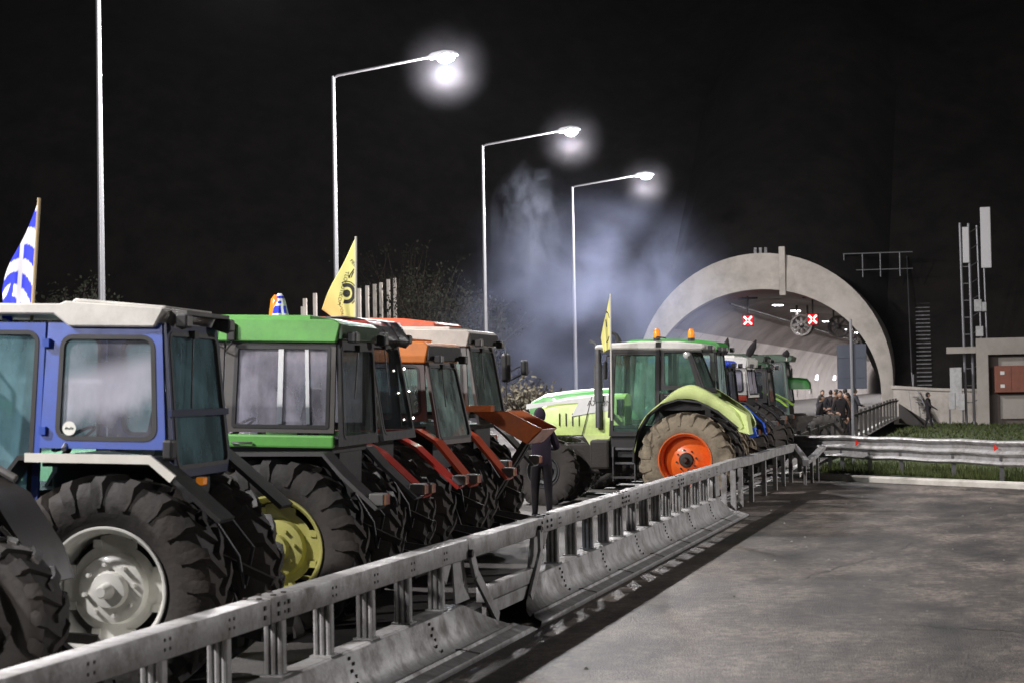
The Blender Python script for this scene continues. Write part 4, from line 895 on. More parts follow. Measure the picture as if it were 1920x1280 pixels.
# 7 lime
lime = paint_m('lime_paint', (.72, .84, .34), .3)
t6, rf6 = tractor(-5.67, 35.65, 'lime green tractor with a white roof, orange wheel rim and dusty tyre, seen side on', dict(cname='lime', col=(.66, .84, .26), rname='off_white', rcol=(.66, .64, .60), rimname='orange_rim', rimcol=(.78, .13, .012),
    tyre=muddy, style='shallow', R=.90, rr=.48, wd=.55, frame=black, glass=gC, rqglass=gC, farglass=gC, zs=2.22, zt=2.98, zr=3.14, zd=1.35, xm=-.50, xb=(.32, .05), xfb=-1.48, xft=-1.42, roof='round', rover=.30, rad=.05, marg=(.06, .05, .06, .04), w=(.74, .70), pitch=.6,
    fender=[(-.96, .85), (-.95, 1.1), (-.86, 1.45), (-.68, 1.73), (-.42, 1.93), (-.1, 2.02), (.28, 1.97), (.62, 1.80), (.98, 1.50)], fcol=None, taillight=0, hood=1.75, hz=2.16, hood_bottom=1.36, exz=3.0, exx=-1.75, shiny=1, xaxle=-2.75, Rf=.68, lugs=19, rlean=.02, shade=1, hubm=iron))
# lime skin of the fender, bulging towards the rear
fo = [(-.98, 1.05), (-.90, 1.46), (-.72, 1.77), (-.45, 2.0), (-.18, 2.22), (.10, 2.32), (.35, 2.24), (.70, 2.02), (1.0, 1.80), (1.12, 1.55), (1.02, 1.46)]
fi = [(-.94, 1.05), (-.86, 1.45), (-.68, 1.73), (-.42, 1.94), (-.12, 2.04), (.10, 2.05), (.30, 2.0), (.62, 1.83), (.86, 1.62), (1.0, 1.48), (1.02, 1.46)]
def spline(P, k=4):
    out = []
    for i in range(len(P)-1):
        p0, p1, p2, p3 = [Vector(P[min(max(j, 0), len(P)-1)]) for j in (i-1, i, i+1, i+2)]
        for q in range(k):
            t = q/k; out.append(tuple(.5*(2*p1+(p2-p0)*t+(2*p0-5*p1+4*p2-p3)*t*t+(3*p1-p0-3*p2+p3)*t**3)))
    return out+[P[-1]]
fo = spline(fo); fi = spline(fi)
for s in (-1, 1):
    mb = MB(); vs = []
    for (a, b) in zip(fo, fi):
        yo = .98 if a[0] < .5 else .94
        vs += [(a[0], s*.72, a[1]), (a[0], s*(yo-.06), a[1]-.01), (lerp(a[0], b[0], .25), s*yo, lerp(a[1], b[1], .25)), (b[0], s*yo, b[1])]
    mb.add(vs, [(i*4+k, i*4+k+1, (i+1)*4+k+1, (i+1)*4+k) for i in range(len(fo)-1) for k in range(3)])
    f = mb.build('fender_skin', lime, t6, True); md = f.modifiers.new('s', 'SOLIDIFY'); md.thickness = .015
MB().add([(.72, -.72, 2.0), (1.16, -.95, 1.75), (1.22, -.95, 1.38), (1.02, -.95, 1.44), (.72, -.3, 2.0), (1.16, -.4, 1.75), (1.22, -.4, 1.38)], [(0, 1, 5, 4), (1, 2, 6, 5), (0, 1, 2, 3)]).build('rear_fairing', lime, t6)
# hood stripes, side door and lettering
MB().prism([(-1.52, 2.02), (-2.15, 2.0), (-2.3, 1.72), (-1.55, 1.84)], -.368, -.362).build('white_stripe', mat('decal_white', (.7, .7, .68), .4), t6)
MB().prism([(-3.2, 1.96), (-1.5, 2.14), (-1.5, 2.02), (-2.6, 1.96), (-3.2, 1.86)], -.366, -.361).build('white_top_band', MT['decal_white'], t6)
MB().prism([(-1.50, 1.36), (-1.62, 1.15), (-1.95, 1.15), (-2.1, 1.36), (-1.9, 2.1), (-1.885, 2.1), (-2.08, 1.37), (-1.94, 1.165), (-1.63, 1.165), (-1.52, 1.36)], -.372, -.366).build('panel_gap', black, t6)
MB().prism([(-1.50, 1.37), (-1.63, 1.17), (-1.94, 1.17), (-2.07, 1.37)], -.37, -.2).build('lower_panel', lime, t6)
def text_mesh(txt, size, name, m, parent, mapf=None, ext=0, M=None):
    c = bpy.data.curves.new(name, 'FONT'); c.body = txt; c.size = size; c.extrude = ext; c.align_x = 'CENTER'; c.align_y = 'CENTER'; c.resolution_u = 3
    o = bpy.data.objects.new(name, c); C.objects.link(o); dg_ = bpy.context.evaluated_depsgraph_get(); me = bpy.data.meshes.new_from_object(o.evaluated_get(dg_)); bpy.data.objects.remove(o)
    for v in me.vertices: v.co = (M @ v.co) if M else Vector(mapf(v.co))
    me.materials.clear(); me.materials.append(m); o = bpy.data.objects.new(name, me); C.objects.link(o)
    if parent: o.parent = parent
    return o
text_mesh('AXION', .15, 'lettering', MT['dull_grey'], t6, M=Matrix.Translation((-1.74, -.376, 1.97)) @ Matrix.Rotation(R(90), 4, 'X'))
for x in (-.62, -.02):
    q = MB().lathe_y([(0, 0), (.07, 0), (.07, .06), (0, .06)], n=16).build('beacon', black, rf6); q.rotation_euler = (R(90), 0, 0); q.location = (x, -.3 if x < -.3 else .1, 3.15)
    MB().tube([(0, .06, 0), (0, .10, 0), (0, .2, 0), (0, .235, 0)], [.065, .068, .058, .03], 14).build('amber_dome', amber, q, True)
MB().tube([(-.50, -.76, 2.2), (-.50, -.75, 2.98)], .02, 6).tube([(-.62, -.6, 3.1), (-.55, -.7, 3.22), (-.4, -.6, 3.2)], .015, 6).box((-.56, -.78, 3.02), (-.46, -.70, 3.12)).build('pillar_bar', black, t6)
MB().sphere((.02, -.70, 2.88), .075, sq=(1, .5, 1)).build('round_light', lampglass, t6, True)
# 8.. the rest of the row
greenA = dict(cname='mid_green', col=(.05, .33, .05), rimname='yellow', rimcol=(.5, .46, .07), frame=mat('green_black', (.02, .03, .02), .5), glass=gF, farglass=gF, rearglass=gF, R=.9, zt=3.02, zr=3.24, zs=2.0, zd=1.5, roof='round', tyre=muddy, hz=2.24, hood=2.3, hood_bottom=1.5, xfb=-1.4, xft=-1.3, xaxle=-2.8, exhaust=1, exz=3.2, rover=.1, bothmud=1)
tractor(-5.95, 38.3, 'green tractor directly behind the lime one, with green roof, long hood and yellow decals', greenA)
t8, _ = tractor(-6.08, 41.0, 'bright blue tractor with blue rear fender beyond the lime one', dict(cname='bright_blue', col=(.02, .08, .75), rimname='white', rimcol=(.6, .6, .58), frame=black, glass=gD, farglass=gD, R=.86, zt=2.72, zr=2.90, roof='round', fender=[(-.8, 1.3), (-.5, 1.75), (.3, 1.86), (.55, 1.84), (.98, 1.45), (1.05, 1.22)], fcol=(.03, .14, .9), fname='bright_blue', tyre=muddy, bothmud=1))
MB().prism([(.2, 1.88), (.6, 1.86), (1.0, 1.56), (1.10, 1.22), (.98, 1.18), (.55, 1.52), (.2, 1.6)], -.985, -.93).build('fender_side', MT['paint_fender_bright_blue'] if 'paint_fender_bright_blue' in MT else paint_m('fender_bright_blue', (.03, .14, .9)), t8, bev=.01)
t9, rf9 = tractor(-6.0, 43.7, 'white roofed tractor with a bright window and red sill next to the bent barrier tip', dict(cname='faded_red', col=(.45, .05, .02), rname='cream', rcol=(.66, .64, .59), rimname='grey_rim', rimcol=(.3, .28, .26), frame=mat('white_frame', (.5, .48, .44), .5), glass=gB, farglass=gB, rearglass=gB, R=.9, zs=2.08, zt=2.72, zr=2.96, xm=-.25, roof='box', sill=1, rearframe=MT['white_frame'], rearpanel=MT['roof_cream'], w=(.9, .84), fender=[(-.9, 1.4), (-.5, 1.9), (.35, 1.9), (.8, 1.62), (1.05, 1.35)], fcol=(.10, .09, .09), fname='grey', tyre=rubber))
t10, _ = tractor(-6.0, 47.5, 'dark green tractor with black frame and broad black tyre near the road sign', dict(cname='dark_green_b', col=(.012, .05, .02), rimname='yellow', rimcol=(.5, .46, .07), frame=black, glass=gD, farglass=gD, R=.95, zt=2.72, zr=2.9, roof='round', tyre=rubber))
t11, _ = tractor(-6.5, 51.0, 'dark cabbed tractor with lime green mudguards at the end of the row', dict(cname='leaf_green', col=(.10, .45, .03), rname='dark_green', rcol=(.008, .03, .012), rimname='yellow', rimcol=(.5, .46, .07), frame=paint_m('dark_green_cab', (.012, .05, .03)), glass=gD, farglass=gD, R=.9, zt=2.9, zr=3.08, roof='box', fcol=(.35, .6, .05), fname='lime_green', fender=[(-.9, 1.5), (-.5, 2.0), (.35, 2.1), (.85, 1.85), (1.05, 1.7)], taillight=0, exhaust=0))
t12, _ = tractor(-7.7, 60.5, 'far green tractor turned the other way, its short hood pointing right', dict(cname='deep_green', col=(.02, .11, .02), rname='dark_green', rcol=(.008, .03, .012), rimname='yellow', rimcol=(.5, .46, .07), frame=paint_m('dark_green_cab', (.012, .05, .03)), glass=glass('dark_teal_glass', (.12, .2, .2), .12, (.1, .2, .18)), farglass=gD, R=.85, zt=2.95, zr=3.15, roof='box', hood=.7, hz=2.42, hslope=.3, hood_bottom=2.05, exhaust=0, gz=.1), rz=math.pi)
# 0 nearest, low open tractor cut by the left edge
t0 = empty('tractor', (-6.95, 10.45, 0)); tag(t0, 'low cabless tractor cut off by the left edge, dark mudguard in view', 'tractor', 'tractors parked side by side along the barrier')
for s in (-1, 1): wheel(t0, 0, s*.68, .83, .44, .42, paint_m('rim_dark', (.05, .05, .05)), rubber, s, 'dish', 18)
MB().box((-2.4, -.3, .6), (.4, .3, 1.1), bev=.05).tube([(0, -.7, .83), (0, .7, .83)], .15, 10).box((.3, -.12, .5), (.8, .12, .7), bev=.02).bar((.35, -.3, .6), (1.0, -.35, .5), .06).bar((.45, -.3, .62), (.45, -.3, 1.3), .05).build('chassis', iron, t0)
MB().bar((.4, -.3, .9), (1.5, .2, .75), .06).bar((.45, -.25, 1.35), (1.2, .2, 1.1), .05).box((.95, -.1, .75), (1.25, .35, .98), bev=.05).bar((1.1, .1, .5), (.95, .1, 1.35), .06).bar((.8, .45, .9), (1.4, .45, .45), .07).box((.8, .1, 1.15), (.98, .4, 1.3), bev=.03).tube([(.7, .2, 1.3), (.9, .1, 1.45), (1.1, .2, 1.2)], .018, 6).build('rear_implement', iron, t0, True)
gw = tyre_mesh(.50, .32, .24, 16).build('gauge_wheel', rubber, t0, True); gw.location = (.90, -.08, .92)
MB().lathe_y([(0, -.10), (.06, -.10), (.1, -.06), (.2, -.05), (.25, -.11)], n=24).build('hub', iron, gw, True)
MB().prism([(-2.4, 1.1), (-2.4, 1.6), (-1.0, 1.7), (-1.0, 1.1)], -.3, .3).build('hood', black, t0, bev=.05)
for s in (-1, 1):
    f = MB().strip([(-.95, 1.0), (-.80, 1.45), (-.45, 1.75), (0, 1.86), (.22, 1.82), (.62, 1.60), (.86, 1.25), (.93, 1.05)], *sorted((s*.92, s*.42)), .04).build('fender', mat('dark_mudguard', (.035, .033, .032), .45, dirt=.5), t0, True)
    MB().tube([(-.1, s*.90, 1.92), (.2, s*.9, 1.90), (.55, s*.9, 1.72)], .03, 8).build('grab_rail', MT['dull_grey'], f, True)
    q = MB().box((.06, s*.80-.08, 1.84), (.24, s*.80+.08, 1.98), bev=.01).build('lamp_bracket', paint_m('bracket_green', (.04, .3, .04)), f)
    MB().sphere((.14, s*.80, 2.06), .085, sq=(1, .9, 1.25)).build('red_lens', red_lens, q, True)
MB().box((-.55, -.26, 1.55), (-.05, .26, 1.68), bev=.04).prism([(-.08, 1.65), (.05, 1.66), (.22, 2.18), (.08, 2.22)], -.26, .26).build('seat', mat('navy_vinyl', (.02, .03, .07), .5), t0, True)
MB().prism([(.38, 1.2), (.60, 1.2), (.68, 2.0), (.62, 2.2), (.50, 2.2), (.42, 1.9)], -.3, .42).build('rear_seat', black, t0, bev=.04)
for k in range(2): MB().box((.50, -.25, 2.19), (.66, .38, 2.32), bev=.04).build('headrest', MT['navy_vinyl'], t0) if k == 0 else None
# ---------------------------------------------------------------- flags and beacons on the roofs
yel = mat('yellow_cloth', (.74, .70, .26), .8, var=.06, scale=3)
gblue = mat('flag_blue', (.015, .03, .62), .75, var=.08); gwh = mat('flag_white', (.72, .72, .76), .8, var=.05)
def flagmap(top, hoist, d0, d1, amp, ph=0):
    # u along the fly, v down the hoist; the free side droops towards d0 (top edge) and gathers at d1 (foot)
    top = Vector(top); d0 = Vector(d0); d1 = Vector(d1); hoist = Vector(hoist)
    def f(u, v, off=0):
        p = top+hoist*v+u*(d0*(1-v)+d1*v)
        return p+Vector((0, amp*math.sin(u*7+ph+v*2)*u-.5*amp*math.sin(u*15+ph)*u*v+off, 0))
    return f
def cloth_obj(name, f, nu, nv, mats, pick, parent=None):
    mb = MB(); vs = [f(i/nu, j/nv) for j in range(nv+1) for i in range(nu+1)]
    for v in vs: mb.v.append(tuple(v))
    for j in range(nv):
        for i in range(nu):
            mb.f.append((j*(nu+1)+i, j*(nu+1)+i+1, (j+1)*(nu+1)+i+1, (j+1)*(nu+1)+i)); mb.mi.append(pick((i+.5)/nu, (j+.5)/nv))
    o = mb.build(name, mats, parent, True); md = o.modifiers.new('s', 'SOLIDIFY'); md.thickness = .004; return o
def greek(u, v):
    if u < .37 and v < 5/9:
        a = u/.37; b = v/(5/9); return 1 if (abs(a-.5) < .1 or abs(b-.5) < .1) else 0
    return int(v*9) % 2
# big Greek flag on a leaning staff at the left edge
g0 = empty('flag', (-7.42, 12.9, 2.95)); tag(g0, 'blue and white Greek flag hanging from a staff at the left edge', 'flag')
MB().tube([(.30, -.02, -.2), (.372, 0, .84)], .014, 8).build('staff', mat('wood_staff', (.4, .3, .16), .7), g0)
# steeper stripes across the fall of the cloth
cloth_obj('flag_cloth', flagmap((.37, -.01, .80), (-.06, 0, -.82), (-.36, .05, -.66), (-.30, .05, -.10), .05), 54, 36, [gblue, gwh], lambda u, v: 1 if int((u*.9+v*1.0)*5.5+.6) % 2 == 0 and not (u > .55 and v > .4 and v < .62) else (1 if abs(u-.42) < .05 else 0), g0)
b = empty('beacon', (-7.62, 12.7, 2.93)); tag(b, 'amber beacon glowing beside the Greek flag at the left edge', 'beacon'); MB().tube([(0, 0, 0), (0, 0, .04), (0, 0, .15), (0, 0, .2)], [.07, .07, .06, .03], 14).build('amber_dome', amber, b, True); MB().tube([(0, 0, -.03), (0, 0, 0)], .075, 14).build('base', black, b)
# small flag draped over the beacon on the green roof
b2 = empty('beacon', (-6.50, 16.4, 2.965)); tag(b2, 'amber beacon under a small draped Greek flag on the green roof', 'beacon')
MB().tube([(-.02, 0, 0), (-.02, 0, .05), (-.01, 0, .18), (0, 0, .22)], [.065, .065, .055, .03], 14).build('amber_dome', amber, b2, True); MB().tube([(0, 0, -.04), (0, 0, 0)], .07, 14).build('base', black, b2)
vs = []; N = 20; M_ = 10; mb = MB()
for j in range(M_+1):
    for i in range(N+1):
        a = lerp(-2.3, .9, i/N); v = j/M_; rr_ = .02+.065*v**.6+.008*math.sin(i*1.3)*v; vs.append((.02+rr_*math.cos(a), rr_*math.sin(a), .235-.235*v))
mb.v = vs
for j in range(M_):
    for i in range(N):
        mb.f.append((j*(N+1)+i, j*(N+1)+i+1, (j+1)*(N+1)+i+1, (j+1)*(N+1)+i)); mb.mi.append(0 if (j in (5, 6, 7) and i not in (8, 9, 14)) or j == 1 or (j == 3 and 4 < i < 9) else 1)
o = mb.build('flag', [gblue, gwh], None, True); o.location = b2.location; tag(o, 'small blue and white Greek flag draped over the beacon on the green roof', 'flag'); md = o.modifiers.new('s', 'SOLIDIFY'); md.thickness = .004
# yellow flags
def yflag(base, label, S, ht, d0, d1, staff_to=-.1, second=False):
    r = empty('flag', base); tag(r, label, 'flag', 'yellow flags on tractor roofs')
    MB().tube([(0, 0, staff_to), (.02, 0, ht+.01)], .014, 8).build('staff', cream, r, True)
    f = flagmap((.018, 0, ht), (-.015, 0, -ht*.98), d0, d1, S)
    cl = cloth_obj('flag_cloth', f, 40, 40, [yel], lambda u, v: 0, r)
    ink = mat('black_print', (.015, .013, .01), .7)
    top = Vector((.018, 0, ht))
    def at(dx, dz):      # the point of the cloth seen dx, dz from its upper corner, lifted off the surface a little
        u = v = .4
        for _ in range(14):
            e = f(u, v)-top; ex, ez = dx-e.x, dz-e.z
            fu = (f(u+.01, v)-f(u, v))*100; fv = (f(u, v+.01)-f(u, v))*100; det = fu.x*fv.z-fv.x*fu.z
            if abs(det) < 1e-5: break
            u += max(-.3, min(.3, (ex*fv.z-fv.x*ez)/det)); v += max(-.3, min(.3, (fu.x*ez-ex*fu.z)/det)); u = min(1.05, max(0, u)); v = min(1, max(0, v))
        return f(min(u, .99), v, -.007)
    def stroke(pts, w_):
        mb = MB(); vs = []
        for k, (a, c) in enumerate(pts):
            p = pts[max(0, k-1)]; q = pts[min(len(pts)-1, k+1)]; dx, dz = q[0]-p[0], q[1]-p[1]; L = math.hypot(dx, dz) or 1
            vs += [at(a-dz/L*w_, c+dx/L*w_), at(a+dz/L*w_, c-dx/L*w_)]
        mb.add(vs, [(2*k, 2*k+1, 2*k+3, 2*k+2) for k in range(len(pts)-1)]); mb.build('emblem', ink, cl)
    if not second:
        cx, cz = -.115, -.60
        def arc_(r_, a0, a1, n_=22): return [(cx+r_*math.cos(R(lerp(a0, a1, k/n_))), cz+r_*1.1*math.sin(R(lerp(a0, a1, k/n_)))) for k in range(n_+1)]
        stroke(arc_(.02, 0, 360), .019); stroke(arc_(.083, -110, 120), .021); stroke(arc_(.117, -60, 118), .005)
        stroke([(-.085, -.43), (-.075, -.40), (-.025, -.34)], .006); stroke([(-.092, -.405), (-.088, -.42), (-.085, -.435)], .011); stroke([(-.03, -.37), (-.055, -.41), (-.06, -.43)], .006)
        def on(ox, oz, ang):
            ca, sa = math.cos(R(ang)), math.sin(R(ang)); return lambda co: at(ox+co.x*ca-co.y*sa, oz+co.x*sa+co.y*ca)
        text_mesh('TLOOUTIKOM', .058, 'lettering', ink, cl, mapf=on(-.158, -.545, -105))
        text_mesh('A.', .04, 'lettering', ink, cl, mapf=on(-.19, -.715, -92))
        text_mesh('VOLON', .062, 'lettering', ink, cl, mapf=on(-.17, -.83, -84))
        text_mesh('MEL', .05, 'lettering', ink, cl, mapf=on(-.035, -.275, -50))
    else:
        for pts in ([(-.165, -.475), (-.09, -.465)], [(-.09, -.465), (-.075, -.60)], [(-.175, -.545), (-.08, -.54)], [(-.175, -.545), (-.165, -.64)], [(-.165, -.61), (-.078, -.60)], [(-.18, -.60), (-.19, -.66), (-.215, -.70)]): stroke(pts, .008)
        stroke([(-.08, -.27), (-.045, -.35), (-.025, -.44)], .006); stroke([(-.085, -.88), (-.06, -.85), (-.035, -.77)], .008)
    return r
yflag((-6.64, 19.0, 2.97), 'large yellow flag with a black ring emblem hanging from a staff above the red tractor', .05, .96, (-.43, .05, -.76), (-.17, .03, -.0))
yflag((-6.88, 33.9, 2.98), 'narrow yellow flag with a black square emblem beside the lime tractor exhaust', .04, 1.02, (-.20, .03, -.80), (-.14, .03, -.06), -1.3, True)
b = empty('beacon', (-6.88, 19.35, 2.98)); tag(b, 'amber beacon half hidden by the large yellow flag', 'beacon'); MB().tube([(0, 0, 0), (0, 0, .05), (0, 0, .16), (0, 0, .2)], [.07, .07, .06, .03], 14).build('amber_dome', amber, b, True); MB().tube([(0, 0, -.05), (0, 0, 0)], .075, 14).build('base', black, b)
def dark_flag(px, py0, py1, Y, lean, label):
    a = pxw(px, py1, Y); b = pxw(px+lean, py0, Y); r = empty('flag', a); tag(r, label, 'flag', 'furled black flags behind the white roofed tractor')
    v = Vector(b)-Vector(a); MB().tube([(0, 0, -.1), v], .012, 6).build('staff', cream, r)
    mb = MB(); mb.tube([v*.02+Vector((-.03, 0, 0)), v*.3+Vector((-.02, 0, 0)), v*.6, v*.85, v], [.07, .10, .085, .04, .01], 8); mb.build('furled_cloth', cloth_dk, r, True)
dark_flag(1357, 633, 668, 44, 8, 'left furled black flag standing on the white roofed tractor')
dark_flag(1404, 636, 668, 46, 14, 'right furled black flag leaning over the white roofed tractor')
dark_flag(1474, 655, 669, 50, 1, 'tiny furled black flag on the dark cabbed tractor roof')
# ---------------------------------------------------------------- people
def person(x, y, z, label, face=0, H=1.75, pose=None, jacket=cloth_dk, trousers=cloth_dk, hood=False, group=None, gloves=False):
    P = dict(lh=(-.22, -.05, .86), rh=(.22, -.05, .86), le=(-.27, .02, 1.12), re=(.27, .02, 1.12), lf=(-.12, 0, .06), rf=(.12, 0, .06), lk=(-.11, -.03, .48), rk=(.11, -.03, .48), lean=0)
    if pose: P.update(pose)
    k = H/1.75; ln = P['lean']
    V = [(0, 0, .92), (0, -ln*.4, 1.12), (0, -ln*.8, 1.34), (0, -ln, 1.47), (0, -ln*1.1, 1.56),
         (-.16, -ln*.9, 1.42), P['le'], P['lh'], (.16, -ln*.9, 1.42), P['re'], P['rh'],
         (-.09, 0, .88), P['lk'], P['lf'], (P['lf'][0]-.01, P['lf'][1]-.17, .035), (.09, 0, .88), P['rk'], P['rf'], (P['rf'][0]+.01, P['rf'][1]-.17, .035)]
    E = [(0, 1), (1, 2), (2, 3), (3, 4), (2, 5), (5, 6), (6, 7), (2, 8), (8, 9), (9, 10), (0, 11), (11, 12), (12, 13), (13, 14), (0, 15), (15, 16), (16, 17), (17, 18)]
    rad = [.15, .155, .17, .09, .055, .085, .062, .04, .085, .062, .04, .105, .075, .05, .04, .105, .075, .05, .04]
    # hands: palm plus five finger chains
    for h_, s in ((7, -1), (10, 1)):
        hp = Vector(V[h_]); ep = Vector(V[h_-1]); d = (hp-ep).normalized(); sd = d.cross(Vector((0, 1, 0))).normalized()
        if sd.length < .1: sd = Vector((1, 0, 0))
        V.append(tuple(hp+d*.07)); pi = len(V)-1; E.append((h_, pi)); rad.append(.032)
        for f in range(4):
            o = (f-1.5)*.019; L = (.065, .075, .07, .055)[f]
            V.append(tuple(hp+d*(.09+L*.5)+sd*o)); E.append((pi, len(V)-1)); rad.append(.0095)
            V.append(tuple(hp+d*(.085+L)+sd*o+Vector((0, -.02, 0)))); E.append((len(V)-2, len(V)-1)); rad.append(.008)
        V.append(tuple(hp+d*.06+sd*.05+Vector((0, -.02, 0)))); E.append((h_, len(V)-1)); rad.append(.01)
    me = bpy.data.meshes.new('p'); me.from_pydata([tuple(c*k for c in v) for v in V], E, []); o = bpy.data.objects.new('p', me); C.objects.link(o)
    sk_ = o.modifiers.new('k', 'SKIN'); 
    for i, r_ in enumerate(rad): me.skin_vertices[0].data[i].radius = (r_*k, r_*k)
    me.skin_vertices[0].data[0].use_root = True; sb_ = o.modifiers.new('u', 'SUBSURF'); sb_.levels = 2; sb_.render_levels = 2
    dg_ = bpy.context.evaluated_depsgraph_get(); m2 = bpy.data.meshes.new_from_object(o.evaluated_get(dg_)); bpy.data.objects.remove(o)
    bm = bmesh.new(); bm.from_mesh(m2)
    # the head grows out of the neck: an ovoid with nose, chin and ears joined to the same mesh
    hc = Vector((0, -ln*1.25-.015, 1.655))*k; b2_ = bmesh.new(); bmesh.ops.create_uvsphere(b2_, u_segments=20, v_segments=14, radius=.1)
    for v in b2_.verts:
        c = v.co.copy(); c.x *= .78; c.z *= 1.2; c.y *= 1.0
        if c.y < 0 and c.z < -.02: c.x *= .85
        if c.y < -.08 and abs(c.x) < .02 and -.03 < c.z < .015: c.y -= .022
        if c.y < -.07 and .012 < abs(c.x) < .045 and .01 < c.z < .04: c.y += .012
        if abs(c.x) > .072 and abs(c.y) < .03 and abs(c.z) < .035: c.x *= 1.15
        v.co = c*k+hc
    tmp = bpy.data.meshes.new('h'); b2_.to_mesh(tmp); b2_.free(); bm.from_mesh(tmp); bm.to_mesh(m2); bm.free()
    m2.materials.clear()
    for q in (jacket, trousers, skin_m): m2.materials.append(q)
    for p in m2.polygons:
        c = p.center/k; hd = min((c-Vector(V[7])).length, (c-Vector(V[10])).length)
        p.material_index = 0 if (gloves and c.z < 1.5 and c.z > .86) else 2 if (c.z > 1.53 or hd < .055 or ((c-Vector(V[7])).dot(Vector(V[7])-Vector(V[6])) > .01 and (c-Vector(V[7])).length < .2) or ((c-Vector(V[10])).dot(Vector(V[10])-Vector(V[9])) > .01 and (c-Vector(V[10])).length < .2)) else (1 if c.z < .86 and abs(c.x) < .3 else 0)
    m2.shade_smooth(); r = bpy.data.objects.new('person', m2); C.objects.link(r); r.location = (x, y, z); r.rotation_euler.z = face; tag(r, label, 'person', group)
    mb = MB(); hs = 1.18 if hood else 1.06
    mb.sphere((hc.x, hc.y+.016*k, hc.z+.022*k), .1*k*hs, sq=(.84, 1.0, 1.12), seg=16); mb.v = [v if not (v[1] < hc.y-.02*k and v[2] < hc.z+(.045 if not hood else .03)*k) else (v[0], hc.y-.02*k, v[2]) for v in mb.v]
    mb.build('hood' if hood else 'hair', jacket if hood else mat('dark_hair', (.012, .009, .007), .7), r, True)
    return r
GP = 'people gathered beside the last tractors'
person(-3.3, 96.5, gz(-3.3, 96.5), 'lone person in dark clothes walking on the grass in front of the retaining wall', R(75), 1.78, dict(lh=(-.25, -.42, 1.0), le=(-.27, -.2, 1.14), rh=(.26, .05, .98), re=(.3, .14, 1.2), lf=(-.1, -.22, .06), rf=(.1, .24, .08), lk=(-.1, -.14, .48), rk=(.1, .08, .48)), hood=True, gloves=True)
x, y, z = pxw(1006, 990, 33)
person(x+.05, y, .02, 'person in a dark woolly hat and coat standing behind the orange transport box', R(200), 1.88, dict(lh=(-.20, -.32, 1.12), le=(-.27, -.06, 1.14), rh=(.16, -.34, 1.15), re=(.26, -.08, 1.14), lean=.1), mat('plum_coat', (.03, .022, .035), .9), cloth_dk, hood=True, gloves=True)
cl_br = mat('brown_jacket', (.05, .03, .02), .9); cl_gr = mat('grey_jacket', (.035, .035, .04), .9)
for k, (px, Y, fa, j, lab, H) in enumerate(((1532, 66, 90, cloth_dk, 'person in black half hidden by the last tractor wheel, in front of the group', 1.7), (1573, 64, 10, cloth_dk, 'tall person in black standing nearest in the group, before the sign panel', 1.85), (1591, 66, 300, cl_br, 'person in brown standing near the foot of the sign pole', 1.75), (1540, 76, 20, cl_gr, 'first person of the group, left of all, in a grey jacket beside the tractor tyre', 1.74), (1553, 80, 150, cloth_dk, 'person in black second from the left in the group by the barrier', 1.68), (1566, 72, 260, cl_br, 'person in a brown jacket in the middle of the group by the barrier', 1.8), (1583, 74, 190, cloth_dk, 'person in black close behind the sign pole, left of it', 1.82), (1600, 78, 120, cl_gr, 'person at the right end of the group, right of the sign pole', 1.76))):
    a = pxw(px, 735, Y); zz = pbz(a[1])+.02
    person(a[0], a[1], zz, lab, R(fa), H, dict(lh=(-.12, -.3, 1.05), le=(-.26, -.08, 1.1)) if k % 2 else dict(lean=.08, rh=(.1, -.33, 1.1), re=(.26, -.1, 1.12)), j, cloth_dk, group=GP)
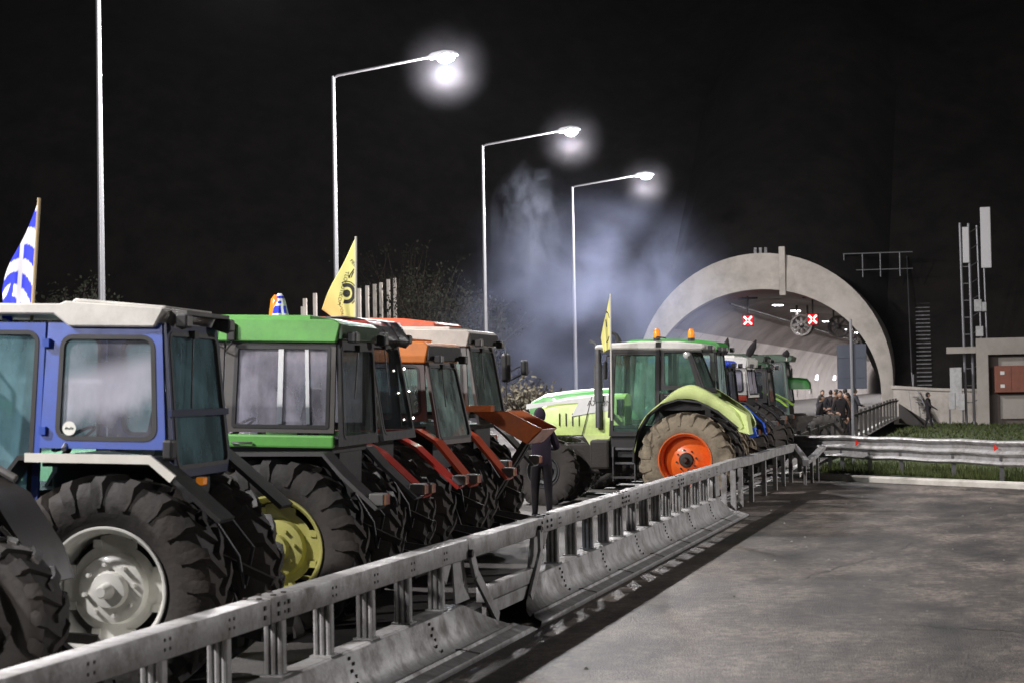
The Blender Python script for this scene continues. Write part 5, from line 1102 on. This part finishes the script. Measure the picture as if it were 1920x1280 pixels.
# ---------------------------------------------------------------- smoke and haze
def smoke(name, label, lo, hi, dens, scale, thr, col, seed, stretch=(1, 1, 1), anis=.3):
    cx, cy, cz = [(a+b)/2 for a, b in zip(lo, hi)]
    m = bpy.data.materials.new(name+'_volume'); m.use_nodes = True; n = m.node_tree.nodes; l = m.node_tree.links; n.remove(n['Principled BSDF'])
    pv = n.new('ShaderNodeVolumePrincipled'); pv.inputs['Color'].default_value = (*col, 1); pv.inputs['Anisotropy'].default_value = anis
    tc = n.new('ShaderNodeTexCoord'); mp = n.new('ShaderNodeMapping'); mp.inputs['Location'].default_value = (seed, seed*.7, 0); mp.inputs['Scale'].default_value = stretch; mp.inputs['Rotation'].default_value = (0, .5, 0) if stretch[2] < 1 else (0, 0, 0)
    no = n.new('ShaderNodeTexNoise'); no.inputs['Scale'].default_value = scale; no.inputs['Detail'].default_value = 7; no.inputs['Roughness'].default_value = .58; no.inputs['Distortion'].default_value = 1.1
    l.new(tc.outputs['Object'], mp.inputs[0]); l.new(mp.outputs[0], no.inputs['Vector'])
    mr = n.new('ShaderNodeMapRange'); mr.inputs[1].default_value = thr; mr.inputs[2].default_value = thr+.22; l.new(no.outputs['Fac'], mr.inputs[0])
    g_ = n.new('ShaderNodeVectorMath'); g_.operation = 'LENGTH'
    sc_ = n.new('ShaderNodeVectorMath'); sc_.operation = 'DIVIDE'; sc_.inputs[1].default_value = ((hi[0]-lo[0])/2, (hi[1]-lo[1])/2, (hi[2]-lo[2])/2)
    l.new(tc.outputs['Object'], sc_.inputs[0]); l.new(sc_.outputs[0], g_.inputs[0])
    fo_ = n.new('ShaderNodeMapRange'); fo_.interpolation_type = 'SMOOTHSTEP'; fo_.inputs[1].default_value = .98; fo_.inputs[2].default_value = .25; fo_.inputs[3].default_value = 0; fo_.inputs[4].default_value = 1
    l.new(g_.outputs['Value'], fo_.inputs[0])
    a = n.new('ShaderNodeMath'); a.operation = 'MULTIPLY'; l.new(mr.outputs[0], a.inputs[0]); l.new(fo_.outputs[0], a.inputs[1])
    b = n.new('ShaderNodeMath'); b.operation = 'MULTIPLY'; b.inputs[1].default_value = dens; l.new(a.outputs[0], b.inputs[0]); l.new(b.outputs[0], pv.inputs['Density'])
    l.new(pv.outputs[0], n['Material Output'].inputs['Volume'])
    mb = MB(); mb.sphere((0, 0, 0), 1, sq=((hi[0]-lo[0])/2, (hi[1]-lo[1])/2, (hi[2]-lo[2])/2), seg=20)
    o = mb.build(name, m, None); o.location = (cx, cy, cz); tag(o, label, 'smoke', kind='stuff'); return o
smoke('smoke', 'bluish smoke drifting under the two farthest street lamps', (-25, 66, -4), (-8.5, 94, 12.4), .042, .27, .44, (.60, .68, 1), 3.1)
smoke('smoke', 'bright wisp of smoke just below the middle lit street lamp', (-19.6, 69.3, 5.0), (-15.6, 73.2, 11.6), .085, 1.1, .47, (.70, .78, 1), 11.2, stretch=(1, 1, .45))
for y, lab in ((53.8, 'added glare puff round the head of the brightest street lamp'), (71.0, 'added glare puff round the head of the middle visible street lamp'), (87.2, 'added glare puff round the head of the farthest street lamp')):
    smoke('glare_puff', lab, (-17.4, y-1.6, 10.5), (-14.2, y+1.6, 13.7), .0028 if y < 60 else .0018, .2, -.5, (.9, .88, 1), 2, anis=0)  # small volumes added to stand in for lens glare at the lamp heads
hzm = bpy.data.materials.new('night_haze'); hzm.use_nodes = True; n = hzm.node_tree.nodes; n.remove(n['Principled BSDF'])
pv = n.new('ShaderNodeVolumePrincipled'); pv.inputs['Color'].default_value = (.9, .9, 1, 1); pv.inputs['Density'].default_value = .00002; pv.inputs['Anisotropy'].default_value = .5
hzm.node_tree.links.new(pv.outputs[0], n['Material Output'].inputs['Volume'])
tag(MB().box((-640, -340, -1.5), (640, 940, 60)).build('haze', hzm), 'thin damp night air over the whole scene', 'haze', kind='stuff')
